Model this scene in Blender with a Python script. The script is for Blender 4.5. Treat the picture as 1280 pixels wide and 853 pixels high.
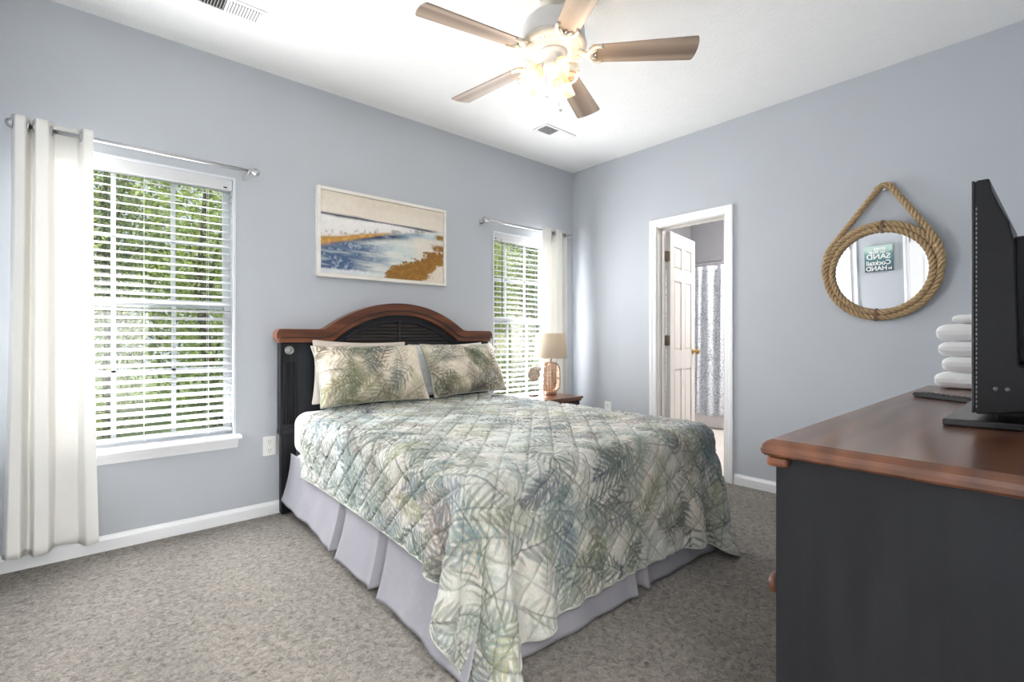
import bpy, math, random
import numpy as np
from mathutils import Vector, Matrix

# ------------------------------------------------------------------ clear
for _o in list(bpy.data.objects):
    bpy.data.objects.remove(_o)
SC = bpy.context.scene
COL = SC.collection
R = math.radians
rnd = random.Random(7)
rng = np.random.default_rng(7)

# ------------------------------------------------------------------ camera
cam = bpy.data.cameras.new('camera')
cam.sensor_width = 36.0
cam.lens = 606.05 / 1280 * 36.0
cam.shift_y = -4.43 / 1280
cam.clip_start = 0.03
cam_ob = bpy.data.objects.new('camera', cam)
cam_ob.location = (-3.644, -3.258, 1.097)
cam_ob.rotation_euler = (R(90), 0, -0.716)
COL.objects.link(cam_ob)
SC.camera = cam_ob

# ------------------------------------------------------------------ colour management, world, sun
SC.view_settings.view_transform = 'Standard'
SC.view_settings.look = 'None'
SC.view_settings.gamma = 1.0
SC.view_settings.use_curve_mapping = False
SC.view_settings.exposure = 0.95
SUN_W = 4.2
SKY = 0.55
BULB = 1.0
LAMP_W = 1.7
DAY_W = 34.0
HALL_FILL_W = 165.0
try:
    SC.cycles.use_denoising = True
    SC.cycles.denoiser = 'OPENIMAGEDENOISE'
    SC.cycles.max_bounces = 10
    SC.cycles.diffuse_bounces = 7
    SC.cycles.transparent_max_bounces = 16
    SC.cycles.transmission_bounces = 8
    SC.cycles.caustics_reflective = False
    SC.cycles.caustics_refractive = False
    SC.cycles.sample_clamp_indirect = 6.0
    SC.cycles.use_light_tree = True
except Exception:
    pass
world = bpy.data.worlds.new('sky')
SC.world = world
world.use_nodes = True
wn = world.node_tree
wn.nodes.clear()
_bg = wn.nodes.new('ShaderNodeBackground')
_bg.inputs['Color'].default_value = (0.80, 0.90, 1.0, 1)
_bg.inputs['Strength'].default_value = SKY
_out = wn.nodes.new('ShaderNodeOutputWorld')
wn.links.new(_bg.outputs[0], _out.inputs[0])

sun = bpy.data.lights.new('sun', 'SUN')
sun.energy = SUN_W
sun.angle = R(50)
sun.color = (1.0, 0.97, 0.93)
sun_ob = bpy.data.objects.new('sun', sun)
sun_ob.rotation_euler = Vector((0.12, -0.75, -0.72)).to_track_quat('-Z', 'Y').to_euler()
COL.objects.link(sun_ob)

# daylight entering at the two windows, just inside the blinds
for _n, _x, _w in (('daylight_large_window', -3.405, 0.80), ('daylight_narrow_window', -0.675, 0.68)):
    _a = bpy.data.lights.new(_n, 'AREA'); _a.shape = 'RECTANGLE'; _a.size = _w; _a.size_y = 1.35
    _a.energy = DAY_W*(1.0 if _w > 0.7 else 0.9); _a.color = (0.98, 0.99, 1.0)
    _o = bpy.data.objects.new(_n, _a); _o.location = (_x, -0.008, 1.28)
    _o.rotation_euler = Vector((0, -1, -0.06)).to_track_quat('-Z', 'Y').to_euler()
    COL.objects.link(_o)

# added fill lamp in a made-up hall, lighting the bed foot through its doorway
_a = bpy.data.lights.new('added_hall_fill_light', 'AREA'); _a.shape = 'RECTANGLE'; _a.size = 2.2; _a.size_y = 1.2
_a.energy = HALL_FILL_W; _a.color = (1.0, 0.98, 0.96)
_o = bpy.data.objects.new('added_hall_fill_light', _a); _o.location = (-3.25, -4.35, 2.70)
_o.rotation_euler = (0, 0, 0)
COL.objects.link(_o)

# ------------------------------------------------------------------ object helpers
def tag(o, label=None, cat=None, group=None, kind=None):
    if label: o['label'] = label
    if cat: o['category'] = cat
    if group: o['group'] = group
    if kind: o['kind'] = kind
    return o

def thing(name, loc, label, cat, group=None, kind=None):
    o = bpy.data.objects.new(name, None)
    o.empty_display_size = 0.1
    o.location = loc
    COL.objects.link(o)
    return tag(o, label, cat, group, kind)

def wloc(o):
    v = Vector((0, 0, 0))
    while o is not None:
        v += o.location
        o = o.parent
    return v

class MB:
    """collects shapes in world coordinates, then links them as ONE mesh object"""
    def __init__(s):
        s.v = []; s.f = []; s.sm = []; s.M = None
    def add(s, vs, fs, smooth=False):
        b = len(s.v)
        if s.M is not None:
            vs = [tuple(s.M @ Vector(p)) for p in vs]
        s.v += [tuple(p) for p in vs]
        s.f += [tuple(i + b for i in f) for f in fs]
        s.sm += [smooth] * len(fs)
        return s
    def box(s, x0, y0, z0, x1, y1, z1):
        x0, x1 = min(x0, x1), max(x0, x1); y0, y1 = min(y0, y1), max(y0, y1); z0, z1 = min(z0, z1), max(z0, z1)
        vs = [(x0,y0,z0),(x1,y0,z0),(x1,y1,z0),(x0,y1,z0),(x0,y0,z1),(x1,y0,z1),(x1,y1,z1),(x0,y1,z1)]
        return s.add(vs, [(3,2,1,0),(4,5,6,7),(0,1,5,4),(1,2,6,5),(2,3,7,6),(3,0,4,7)])
    def prism(s, poly, a0, a1, axis='y', smooth=False):
        """poly = list of 2D points; extruded along axis"""
        n = len(poly)
        def mk(p, a):
            if axis == 'y': return (p[0], a, p[1])
            if axis == 'x': return (a, p[0], p[1])
            return (p[0], p[1], a)
        vs = [mk(p, a0) for p in poly] + [mk(p, a1) for p in poly]
        fs = [tuple(range(n)), tuple(reversed(range(n, 2*n)))]
        s.add(vs, fs)
        b = len(s.v) - 2*n
        for i in range(n):
            j = (i + 1) % n
            s.f.append((b+i, b+n+i, b+n+j, b+j)); s.sm.append(smooth)
        return s
    def band(s, outer, inner, a0, a1, axis='y'):
        """strip between two equally long 2D polylines, extruded"""
        n = len(outer)
        def mk(p, a):
            if axis == 'y': return (p[0], a, p[1])
            if axis == 'x': return (a, p[0], p[1])
            return (p[0], p[1], a)
        vs = [mk(p, a0) for p in outer] + [mk(p, a0) for p in inner] + [mk(p, a1) for p in outer] + [mk(p, a1) for p in inner]
        fs = []
        for i in range(n - 1):
            fs += [(i, i+1, n+i+1, n+i), (2*n+i, 3*n+i, 3*n+i+1, 2*n+i+1), (i, 2*n+i, 2*n+i+1, i+1), (n+i, n+i+1, 3*n+i+1, 3*n+i)]
        fs += [(0, n, 3*n, 2*n), (n-1, 3*n-1, 4*n-1, 2*n-1)]
        return s.add(vs, fs)
    def lathe(s, prof, c, seg=28, axis=(0,0,1), smooth=True, cap=True):
        """prof = [(r, h)...] along axis from c"""
        ax = Vector(axis).normalized(); t = ax.orthogonal().normalized(); u = ax.cross(t); c = Vector(c)
        vs = []
        for r_, h_ in prof:
            for k in range(seg):
                a = 2*math.pi*k/seg
                vs.append(c + ax*h_ + (t*math.cos(a) + u*math.sin(a))*r_)
        fs = []
        for i in range(len(prof)-1):
            for k in range(seg):
                k2 = (k+1) % seg
                fs.append((i*seg+k, i*seg+k2, (i+1)*seg+k2, (i+1)*seg+k))
        s.add(vs, fs, smooth)
        if cap:
            b = len(s.v) - len(vs)
            s.f.append(tuple(b+k for k in reversed(range(seg)))); s.sm.append(False)
            s.f.append(tuple(b+(len(prof)-1)*seg+k for k in range(seg))); s.sm.append(False)
        return s
    def tube(s, pts, r, seg=8, closed=False, cap=True):
        pts = [Vector(p) for p in pts]; n = len(pts)
        rr = r if isinstance(r, (list, tuple)) else [r]*n
        tang = []
        for i in range(n):
            a = pts[(i-1) % n] if (closed or i > 0) else pts[0]
            b = pts[(i+1) % n] if (closed or i < n-1) else pts[-1]
            tang.append((b-a).normalized())
        nn = tang[0].orthogonal().normalized(); vs = []
        for i in range(n):
            nn = (nn - tang[i]*nn.dot(tang[i])).normalized(); bb = tang[i].cross(nn)
            for k in range(seg):
                a = 2*math.pi*k/seg
                vs.append(pts[i] + (nn*math.cos(a)+bb*math.sin(a))*rr[i])
        fs = []
        for i in range(n if closed else n-1):
            i2 = (i+1) % n
            for k in range(seg):
                k2 = (k+1) % seg
                fs.append((i*seg+k, i*seg+k2, i2*seg+k2, i2*seg+k))
        s.add(vs, fs, True)
        if cap and not closed:
            b = len(s.v)-len(vs)
            s.f.append(tuple(b+k for k in reversed(range(seg)))); s.sm.append(False)
            s.f.append(tuple(b+(n-1)*seg+k for k in range(seg))); s.sm.append(False)
        return s
    def ball(s, c, r, seg=14, rings=9, sc=(1,1,1)):
        vs = [(c[0], c[1], c[2]+r*sc[2])]; fs = []
        for i in range(1, rings):
            ph = math.pi*i/rings
            for k in range(seg):
                a = 2*math.pi*k/seg
                vs.append((c[0]+r*sc[0]*math.sin(ph)*math.cos(a), c[1]+r*sc[1]*math.sin(ph)*math.sin(a), c[2]+r*sc[2]*math.cos(ph)))
        vs.append((c[0], c[1], c[2]-r*sc[2])); L = len(vs)-1
        for k in range(seg):
            k2 = (k+1) % seg
            fs.append((0, 1+k, 1+k2)); fs.append((L, L-seg+k2, L-seg+k))
            for i in range(rings-2):
                fs.append((1+i*seg+k, 1+(i+1)*seg+k, 1+(i+1)*seg+k2, 1+i*seg+k2))
        return s.add(vs, fs, True)
    def grid(s, A, smooth=True, closed_u=False):
        n, m = A.shape[:2]
        vs = [tuple(p) for p in A.reshape(-1, 3)]; fs = []
        for i in range(n if closed_u else n-1):
            i2 = (i+1) % n
            for j in range(m-1):
                fs.append((i*m+j, i2*m+j, i2*m+j+1, i*m+j+1))
        return s.add(vs, fs, smooth)
    def build(s, name, mat, parent=None, base=None, bevel=0.0, seg=2, label=None, sub=0, solid=0.0):
        o_ = wloc(parent) if parent is not None else Vector(base if base is not None else (0,0,0))
        me = bpy.data.meshes.new(name)
        me.from_pydata([(p[0]-o_.x, p[1]-o_.y, p[2]-o_.z) for p in s.v], [], s.f)
        me.polygons.foreach_set('use_smooth', s.sm)
        me.update()
        o = bpy.data.objects.new(name, me)
        me.materials.append(mat)
        if parent is not None: o.parent = parent
        else: o.location = o_
        COL.objects.link(o)
        if solid:
            md = o.modifiers.new('solid', 'SOLIDIFY'); md.thickness = solid; md.offset = 0
        if bevel:
            md = o.modifiers.new('bevel', 'BEVEL'); md.width = bevel; md.segments = seg; md.limit_method = 'ANGLE'; md.angle_limit = R(35)
            md.harden_normals = False
        if sub:
            md = o.modifiers.new('sub', 'SUBSURF'); md.levels = sub; md.render_levels = sub
        if label: o['label'] = label
        return o

def dense(name, P, colors, mat, parent=None, base=None, keep=None, flip=False):
    """fast smooth grid mesh with a colour per vertex (dye or paint of the thing itself)"""
    o_ = wloc(parent) if parent is not None else Vector(base if base is not None else (0,0,0))
    n, m = P.shape[:2]
    co = (P.reshape(-1, 3) - np.array(o_)).astype(np.float32)
    idx = np.arange(n*m).reshape(n, m)
    q = np.stack([idx[:-1,:-1], idx[1:,:-1], idx[1:,1:], idx[:-1,1:]], -1)
    if flip: q = q[..., ::-1]
    q = q[keep] if keep is not None else q.reshape(-1, 4)
    q = q.reshape(-1, 4)
    me = bpy.data.meshes.new(name)
    me.vertices.add(len(co)); me.vertices.foreach_set('co', co.ravel())
    me.loops.add(q.size); me.loops.foreach_set('vertex_index', q.ravel().astype(np.int32))
    me.polygons.add(len(q)); me.polygons.foreach_set('loop_start', np.arange(0, q.size, 4, dtype=np.int32))
    me.polygons.foreach_set('loop_total', np.full(len(q), 4, np.int32))
    me.polygons.foreach_set('use_smooth', np.ones(len(q), bool))
    me.update(calc_edges=True); me.validate()
    if colors is not None:
        at = me.color_attributes.new('Col', 'FLOAT_COLOR', 'POINT')
        rgba = np.ones((n*m, 4), np.float32); rgba[:, :3] = colors.reshape(-1, 3)
        at.data.foreach_set('color', rgba.ravel())
    me.materials.append(mat)
    o = bpy.data.objects.new(name, me)
    if parent is not None: o.parent = parent
    else: o.location = o_
    COL.objects.link(o)
    return o

# ------------------------------------------------------------------ material helpers
MATS = {}
def lin(r, g, b):
    f = lambda c: (c/255/12.92) if c/255 <= 0.04045 else ((c/255+0.055)/1.055)**2.4
    return (f(r), f(g), f(b))

class NT:
    def __init__(s, name):
        s.m = bpy.data.materials.new(name); s.m.use_nodes = True
        s.t = s.m.node_tree; s.t.nodes.clear()
        s.out = s.t.nodes.new('ShaderNodeOutputMaterial')
    def n(s, typ, **kw):
        nd = s.t.nodes.new(typ)
        for k, v in kw.items():
            if k in nd.inputs: nd.inputs[k].default_value = v
            else: setattr(nd, k, v)
        return nd
    def l(s, a, b): s.t.links.new(a, b)
    def coords(s, scale=(1,1,1), rot=(0,0,0)):
        tc = s.n('ShaderNodeTexCoord'); mp = s.n('ShaderNodeMapping')
        mp.inputs['Scale'].default_value = scale; mp.inputs['Rotation'].default_value = rot
        s.l(tc.outputs['Object'], mp.inputs['Vector']); return mp.outputs['Vector']
    def ramp(s, fac, stops):
        r = s.n('ShaderNodeValToRGB')
        el = r.color_ramp.elements
        while len(el) < len(stops): el.new(0.5)
        for e, (p, c) in zip(el, stops):
            e.position = p; e.color = (*c, 1) if len(c) == 3 else c
        s.l(fac, r.inputs['Fac']); return r.outputs['Color']
    def bump(s, h, strength=0.3, dist=0.01):
        b = s.n('ShaderNodeBump'); b.inputs['Strength'].default_value = strength; b.inputs['Distance'].default_value = dist
        s.l(h, b.inputs['Height']); return b.outputs['Normal']

def mat(name, col, rough=0.5, metal=0.0, spec=0.5, var=0.0, vscale=8.0, bump=0.0, bscale=60.0, bdist=0.004, coat=0.0, stretch=(1,1,1), sheen=0.0):
    """principled surface, its colour and relief varied by procedural noise"""
    k = NT(name)
    p = k.n('ShaderNodeBsdfPrincipled')
    p.inputs['Roughness'].default_value = rough; p.inputs['Metallic'].default_value = metal
    p.inputs['Specular IOR Level'].default_value = spec
    p.inputs['Coat Weight'].default_value = coat; p.inputs['Coat Roughness'].default_value = 0.15
    p.inputs['Sheen Weight'].default_value = sheen
    v = k.coords(stretch)
    nz = k.n('ShaderNodeTexNoise', Scale=vscale, Detail=4.0, Roughness=0.55)
    k.l(v, nz.inputs['Vector'])
    a = tuple(c*(1-var) for c in col); b = tuple(min(1, c*(1+var)) for c in col)
    k.l(k.ramp(nz.outputs['Fac'], [(0.3, a), (0.7, b)]), p.inputs['Base Color'])
    if bump:
        n2 = k.n('ShaderNodeTexNoise', Scale=bscale, Detail=3.0)
        k.l(v, n2.inputs['Vector'])
        k.l(k.bump(n2.outputs['Fac'], bump, bdist), p.inputs['Normal'])
    k.l(p.outputs[0], k.out.inputs[0])
    MATS[name] = k.m
    return k.m

def wood(name, dark, light, axis='x', scale=3.0, rough=0.35, coat=0.0, bump=0.05, spec=0.5, ring=9.0):
    k = NT(name)
    p = k.n('ShaderNodeBsdfPrincipled'); p.inputs['Roughness'].default_value = rough
    p.inputs['Coat Weight'].default_value = coat; p.inputs['Coat Roughness'].default_value = 0.12
    p.inputs['Specular IOR Level'].default_value = spec
    st = {'x': (0.9, 9, 9), 'y': (9, 0.9, 9), 'z': (9, 9, 0.9)}[axis]
    v = k.coords(st)
    n1 = k.n('ShaderNodeTexNoise', Scale=scale, Detail=6.0, Roughness=0.62, Distortion=0.6)
    k.l(v, n1.inputs['Vector'])
    w = k.n('ShaderNodeTexWave', Scale=scale*0.35, Distortion=ring, Detail=3.0)
    w.wave_type = 'BANDS'; w.bands_direction = {'x': 'Y', 'y': 'X', 'z': 'X'}[axis]
    k.l(v, w.inputs['Vector'])
    mx = k.n('ShaderNodeMix'); mx.data_type = 'FLOAT'; mx.inputs[0].default_value = 0.4
    k.l(n1.outputs['Fac'], mx.inputs[2]); k.l(w.outputs['Fac'], mx.inputs[3])
    k.l(k.ramp(mx.outputs[0], [(0.25, dark), (0.55, tuple((a+b)/2 for a, b in zip(dark, light))), (0.8, light)]), p.inputs['Base Color'])
    if bump: k.l(k.bump(n1.outputs['Fac'], bump, 0.002), p.inputs['Normal'])
    k.l(p.outputs[0], k.out.inputs[0])
    MATS[name] = k.m
    return k.m

def dyed(name, rough=0.85, sheen=0.2, weave=900.0, spec=0.2, bump=0.12):
    """cloth or canvas that carries its own dye in the Col attribute"""
    k = NT(name)
    p = k.n('ShaderNodeBsdfPrincipled'); p.inputs['Roughness'].default_value = rough
    p.inputs['Sheen Weight'].default_value = sheen; p.inputs['Specular IOR Level'].default_value = spec
    a = k.n('ShaderNodeAttribute'); a.attribute_name = 'Col'
    v = k.coords()
    nz = k.n('ShaderNodeTexNoise', Scale=weave*0.2, Detail=2.0); k.l(v, nz.inputs['Vector'])
    mx = k.n('ShaderNodeMix'); mx.data_type = 'RGBA'; mx.blend_type = 'OVERLAY'; mx.inputs[0].default_value = 0.18
    k.l(a.outputs['Color'], mx.inputs[6]); k.l(nz.outputs['Color'], mx.inputs[7])
    hs = k.n('ShaderNodeHueSaturation'); hs.inputs['Saturation'].default_value = 1.0
    k.l(mx.outputs[2], hs.inputs['Color']); k.l(hs.outputs[0], p.inputs['Base Color'])
    n2 = k.n('ShaderNodeTexNoise', Scale=weave, Detail=1.0); k.l(v, n2.inputs['Vector'])
    k.l(k.bump(n2.outputs['Fac'], bump, 0.001), p.inputs['Normal'])
    k.l(p.outputs[0], k.out.inputs[0]); MATS[name] = k.m
    return k.m

def translucent(name, col, amount=0.45, rough=0.8, bump=0.15, bscale=350.0, stretch=(1,1,1)):
    k = NT(name)
    v = k.coords(stretch)
    nz = k.n('ShaderNodeTexNoise', Scale=bscale, Detail=2.0); k.l(v, nz.inputs['Vector'])
    c = k.ramp(nz.outputs['Fac'], [(0.3, tuple(x*0.93 for x in col)), (0.7, col)])
    d = k.n('ShaderNodeBsdfDiffuse'); t = k.n('ShaderNodeBsdfTranslucent'); m = k.n('ShaderNodeMixShader')
    k.l(c, d.inputs['Color']); k.l(c, t.inputs['Color'])
    nb = k.bump(nz.outputs['Fac'], bump, 0.001); k.l(nb, d.inputs['Normal'])
    m.inputs[0].default_value = amount
    k.l(d.outputs[0], m.inputs[1]); k.l(t.outputs[0], m.inputs[2]); k.l(m.outputs[0], k.out.inputs[0])
    MATS[name] = k.m
    return k.m

def glass(name, tint=(1,1,1), clear=0.85, rough=0.02):
    """thin pane: mostly see-through, the rest a mirror-like sheen"""
    k = NT(name)
    v = k.coords(); nz = k.n('ShaderNodeTexNoise', Scale=40.0, Detail=2.0); k.l(v, nz.inputs['Vector'])
    t = k.n('ShaderNodeBsdfTransparent'); t.inputs['Color'].default_value = (*tint, 1)
    g = k.n('ShaderNodeBsdfGlossy'); g.inputs['Roughness'].default_value = rough
    fr = k.n('ShaderNodeFresnel', IOR=1.45)
    k.l(k.bump(nz.outputs['Fac'], 0.02, 0.002), g.inputs['Normal'])
    mm = k.n('ShaderNodeMath'); mm.operation = 'MAXIMUM'; mm.inputs[1].default_value = 1-clear
    ge = k.n('ShaderNodeNewGeometry'); iv = k.n('ShaderNodeMath'); iv.operation = 'SUBTRACT'; iv.inputs[0].default_value = 1.0
    mu = k.n('ShaderNodeMath'); mu.operation = 'MULTIPLY'
    k.l(ge.outputs['Backfacing'], iv.inputs[1]); k.l(fr.outputs[0], mu.inputs[0]); k.l(iv.outputs[0], mu.inputs[1]); k.l(mu.outputs[0], mm.inputs[0])
    m = k.n('ShaderNodeMixShader'); k.l(mm.outputs[0], m.inputs[0])
    k.l(t.outputs[0], m.inputs[1]); k.l(g.outputs[0], m.inputs[2]); k.l(m.outputs[0], k.out.inputs[0])
    MATS[name] = k.m
    return k.m

def emitter(name, col, strength):
    k = NT(name)
    e = k.n('ShaderNodeEmission'); e.inputs['Color'].default_value = (*col, 1); e.inputs['Strength'].default_value = strength
    k.l(e.outputs[0], k.out.inputs[0]); MATS[name] = k.m
    return k.m

# ---- the palette
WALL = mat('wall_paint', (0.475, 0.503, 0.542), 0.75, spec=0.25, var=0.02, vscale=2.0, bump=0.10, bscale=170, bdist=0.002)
CEIL = mat('ceiling_paint', (0.86, 0.86, 0.85), 0.9, spec=0.1, var=0.01, bump=0.6, bscale=60, bdist=0.006)
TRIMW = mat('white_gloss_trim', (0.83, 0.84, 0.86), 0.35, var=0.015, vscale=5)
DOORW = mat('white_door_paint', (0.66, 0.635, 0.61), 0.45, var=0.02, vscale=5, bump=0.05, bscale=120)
VINYL = mat('white_vinyl', (0.66, 0.69, 0.73), 0.4, var=0.01)
SLAT = mat('blind_slat_white', (0.60, 0.605, 0.62), 0.45, var=0.02, vscale=12)
BLACKW = wood('charcoal_painted_wood', (0.006, 0.0065, 0.0085), (0.013, 0.014, 0.0175), 'z', 2.5, rough=0.5, bump=0.3, spec=0.28)
BLACKH = wood('charcoal_painted_board', (0.010, 0.011, 0.015), (0.020, 0.021, 0.026), 'x', 2.5, rough=0.45, bump=0.15, spec=0.4)
MAHOG = wood('mahogany', (0.070, 0.019, 0.007), (0.205, 0.064, 0.022), 'x', 2.2, rough=0.38, coat=0.15, bump=0.05)
TOPW = wood('dresser_top_wood', (0.075, 0.025, 0.010), (0.150, 0.052, 0.021), 'x', 1.6, rough=0.30, coat=0.35, bump=0.02)
LOUVER = wood('dark_brown_louver', (0.018, 0.014, 0.014), (0.036, 0.028, 0.026), 'x', 3, rough=0.5, bump=0.15)
BLADE = wood('weathered_oak_blade', (0.20, 0.14, 0.105), (0.40, 0.305, 0.23), 'x', 1.6, rough=0.5, bump=0.05)
CHROME = mat('brushed_nickel', (0.50, 0.50, 0.51), 0.34, 1.0, var=0.05)
PEWTER = mat('aged_pewter', (0.35, 0.34, 0.33), 0.4, 1.0, var=0.15, vscale=60)
BRASS = mat('aged_brass', (0.50, 0.34, 0.13), 0.3, 1.0, var=0.12, vscale=40)
BRONZE = mat('bronze_hinge', (0.30, 0.25, 0.20), 0.4, 1.0, var=0.1, vscale=40)
FANW = mat('antique_white_enamel', (0.62, 0.575, 0.50), 0.35, var=0.03, vscale=20)
FANG = mat('fan_housing_white', (0.62, 0.61, 0.60), 0.35, var=0.02, vscale=10)
PLASTW = mat('white_plastic', (0.82, 0.82, 0.80), 0.35, var=0.01)
DARK = mat('dark_slot', (0.02, 0.02, 0.02), 0.7, var=0.1)
TVB = mat('black_plastic', (0.008, 0.008, 0.009), 0.42, spec=0.25, var=0.1, vscale=30, bump=0.06, bscale=500, bdist=0.001)
SCREEN = mat('black_screen', (0.006, 0.006, 0.008), 0.12, var=0.05)
KEYS = mat('grey_rubber_keys', (0.12, 0.12, 0.13), 0.6, var=0.1)
TERRY = mat('white_terry', (0.90, 0.90, 0.91), 0.95, spec=0.05, var=0.02, vscale=60, bump=0.9, bscale=420, bdist=0.004, sheen=0.4)
WHITEC = mat('white_cotton', (0.80, 0.78, 0.76), 0.9, spec=0.1, var=0.02, vscale=9, bump=0.2, bscale=40, bdist=0.01)
BEIGEC = mat('beige_cotton', (0.70, 0.62, 0.54), 0.9, spec=0.1, var=0.03, vscale=9, bump=0.2, bscale=40, bdist=0.01)
SKIRT = mat('grey_lavender_cotton', (0.295, 0.29, 0.32), 0.85, spec=0.15, var=0.04, vscale=7, bump=0.25, bscale=26, bdist=0.012, stretch=(1, 1, 0.6))
LINEN = translucent('cream_curtain_linen', (0.86, 0.85, 0.82), 0.15, bscale=260, stretch=(1, 1, 3))
SHADEM = translucent('oatmeal_lamp_linen', (0.62, 0.54, 0.44), 0.35, bscale=420)
GLASSP = glass('window_glass', (0.96, 0.98, 0.97), 0.95)
GLASSA = glass('amber_glass', (0.86, 0.70, 0.59), 0.84, 0.06)
MIRROR = mat('silvered_mirror', (0.90, 0.91, 0.92), 0.005, 1.0, var=0.003)
ROPE = mat('jute_rope', (0.40, 0.285, 0.165), 0.9, spec=0.1, var=0.22, vscale=70, bump=0.4, bscale=260, bdist=0.002)
SHELLM = mat('carved_stone_shell', (0.50, 0.42, 0.34), 0.8, var=0.3, vscale=45, bump=0.5, bscale=150, bdist=0.004)
FRAMEW = wood('whitewashed_frame', (0.72, 0.69, 0.63), (0.84, 0.82, 0.77), 'x', 3, rough=0.6)
TUBW = mat('white_acrylic', (0.82, 0.79, 0.77), 0.3, var=0.01)
TILE = mat('pale_bath_floor', (0.62, 0.58, 0.54), 0.4, var=0.05, vscale=6)
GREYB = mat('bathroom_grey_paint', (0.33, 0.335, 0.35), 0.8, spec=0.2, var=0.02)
QUILT = dyed('printed_quilt_cotton', 0.9, 0.15, 700)
SHAM = dyed('printed_sham_cotton', 0.9, 0.15, 700)
CANVAS = dyed('painted_canvas', 0.6, 0.0, 500, 0.3, 0.25)
LEAFM = None

def carpet():
    k = NT('carpet_pile')
    p = k.n('ShaderNodeBsdfPrincipled'); p.inputs['Roughness'].default_value = 1.0; p.inputs['Specular IOR Level'].default_value = 0.05
    p.inputs['Sheen Weight'].default_value = 0.25
    v = k.coords()
    n1 = k.n('ShaderNodeTexNoise', Scale=46.0, Detail=6.0, Roughness=0.72, Distortion=1.0); k.l(v, n1.inputs['Vector'])
    n2 = k.n('ShaderNodeTexNoise', Scale=260.0, Detail=2.0); k.l(v, n2.inputs['Vector'])
    vs = k.coords((1.0, 0.35, 1), (0, 0, R(24)))
    n3 = k.n('ShaderNodeTexNoise', Scale=3.2, Detail=2.0); k.l(vs, n3.inputs['Vector'])
    c1 = k.ramp(n1.outputs['Fac'], [(0.31, (0.12, 0.100, 0.080)), (0.43, (0.38, 0.337, 0.29)), (0.56, (0.58, 0.525, 0.462)), (0.72, (0.80, 0.735, 0.66))])
    c2 = k.ramp(n2.outputs['Fac'], [(0.25, (0.55, 0.55, 0.55)), (0.75, (1.0, 1.0, 1.0))])
    c3 = k.ramp(n3.outputs['Fac'], [(0.38, (0.86, 0.86, 0.86)), (0.62, (1.0, 1.0, 1.0))])
    m1 = k.n('ShaderNodeMix'); m1.data_type = 'RGBA'; m1.blend_type = 'MULTIPLY'; m1.inputs[0].default_value = 0.8
    m2 = k.n('ShaderNodeMix'); m2.data_type = 'RGBA'; m2.blend_type = 'MULTIPLY'; m2.inputs[0].default_value = 1.0
    k.l(c1, m1.inputs[6]); k.l(c2, m1.inputs[7]); k.l(m1.outputs[2], m2.inputs[6]); k.l(c3, m2.inputs[7])
    k.l(m2.outputs[2], p.inputs['Base Color'])
    ad = k.n('ShaderNodeMath'); ad.operation = 'MULTIPLY_ADD'; ad.inputs[1].default_value = 0.35
    k.l(n2.outputs['Fac'], ad.inputs[0]); k.l(n1.outputs['Fac'], ad.inputs[2])
    k.l(k.bump(ad.outputs[0], 1.0, 0.032), p.inputs['Normal'])
    k.l(p.outputs[0], k.out.inputs[0])
    return k.m
CARPET = carpet()

# ------------------------------------------------------------------ the room shell
H = 2.74
XW, YS = -4.05, -3.37
W1 = (-3.82, -2.99, 0.50, 2.045)      # window 1 opening x0 x1 z0 z1
W2 = (-1.03, -0.32, 0.50, 2.02)
D1 = (-1.545, -0.945, 0.0, 2.042)     # bathroom doorway y0 y1

def holed(mb, u0, u1, z0, z1, a0, a1, holes, axis):
    us = sorted({u0, u1, *[h[0] for h in holes], *[h[1] for h in holes]})
    zs = sorted({z0, z1, *[h[2] for h in holes], *[h[3] for h in holes]})
    for i in range(len(us)-1):
        for j in range(len(zs)-1):
            cu, cz = (us[i]+us[i+1])/2, (zs[j]+zs[j+1])/2
            if any(h[0] < cu < h[1] and h[2] < cz < h[3] for h in holes): continue
            if axis == 'y': mb.box(us[i], a0, zs[j], us[i+1], a1, zs[j+1])
            else: mb.box(a0, us[i], zs[j], a1, us[i+1], zs[j+1])
    return mb

def struct(o, label, cat): return tag(o, label, cat, None, 'structure')

m = MB(); holed(m, XW-0.14, 0.0, 0.0, H, 0.0, 0.14, [W1, W2], 'y')
struct(m.build('wall_north', WALL), 'blue grey wall with the two windows and the painting', 'wall')
m = MB(); holed(m, YS-0.14, 0.42, 0.0, H, 0.0, 0.12, [(D1[0], D1[1], -0.1, D1[3])], 'x')
struct(m.build('wall_east', WALL), 'blue grey wall with the doorway and the round mirror', 'wall')
struct(MB().box(XW-0.14, YS-0.14, 0, XW, 0.0, H).build('wall_west', WALL), 'blue grey wall with two white doors seen in the mirror', 'wall')
ADDED_DOORWAY = (-4.02, -3.14, -0.1, 2.03)          # made-up doorway behind the camera, cut to let the fill light in
m = MB(); holed(m, XW, 0.0, 0.0, H, YS-0.14, YS, [ADDED_DOORWAY], 'y')
struct(m.build('wall_south', WALL), 'blue grey wall behind the dresser', 'wall')
struct(MB().box(XW-0.14, YS-0.14, H, 3.0, 0.42, H+0.1).build('ceiling', CEIL), 'white orange-peel textured ceiling', 'ceiling')
struct(MB().box(XW-0.14, YS-0.14, -0.1, 0.12, 0.14, 0.0).build('floor', CARPET), 'grey beige cut pile carpet', 'floor')
struct(MB().box(0.12, YS-0.14, -0.1, 3.0, 0.42, -0.002).build('floor_bathroom', TILE), 'pale floor of the bathroom beyond the doorway', 'floor')
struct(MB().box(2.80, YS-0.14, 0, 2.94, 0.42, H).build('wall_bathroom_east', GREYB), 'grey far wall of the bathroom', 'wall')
struct(MB().box(0.12, 0.28, 0, 2.80, 0.42, H).build('wall_bathroom_north', GREYB), 'grey left wall of the bathroom', 'wall')
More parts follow.
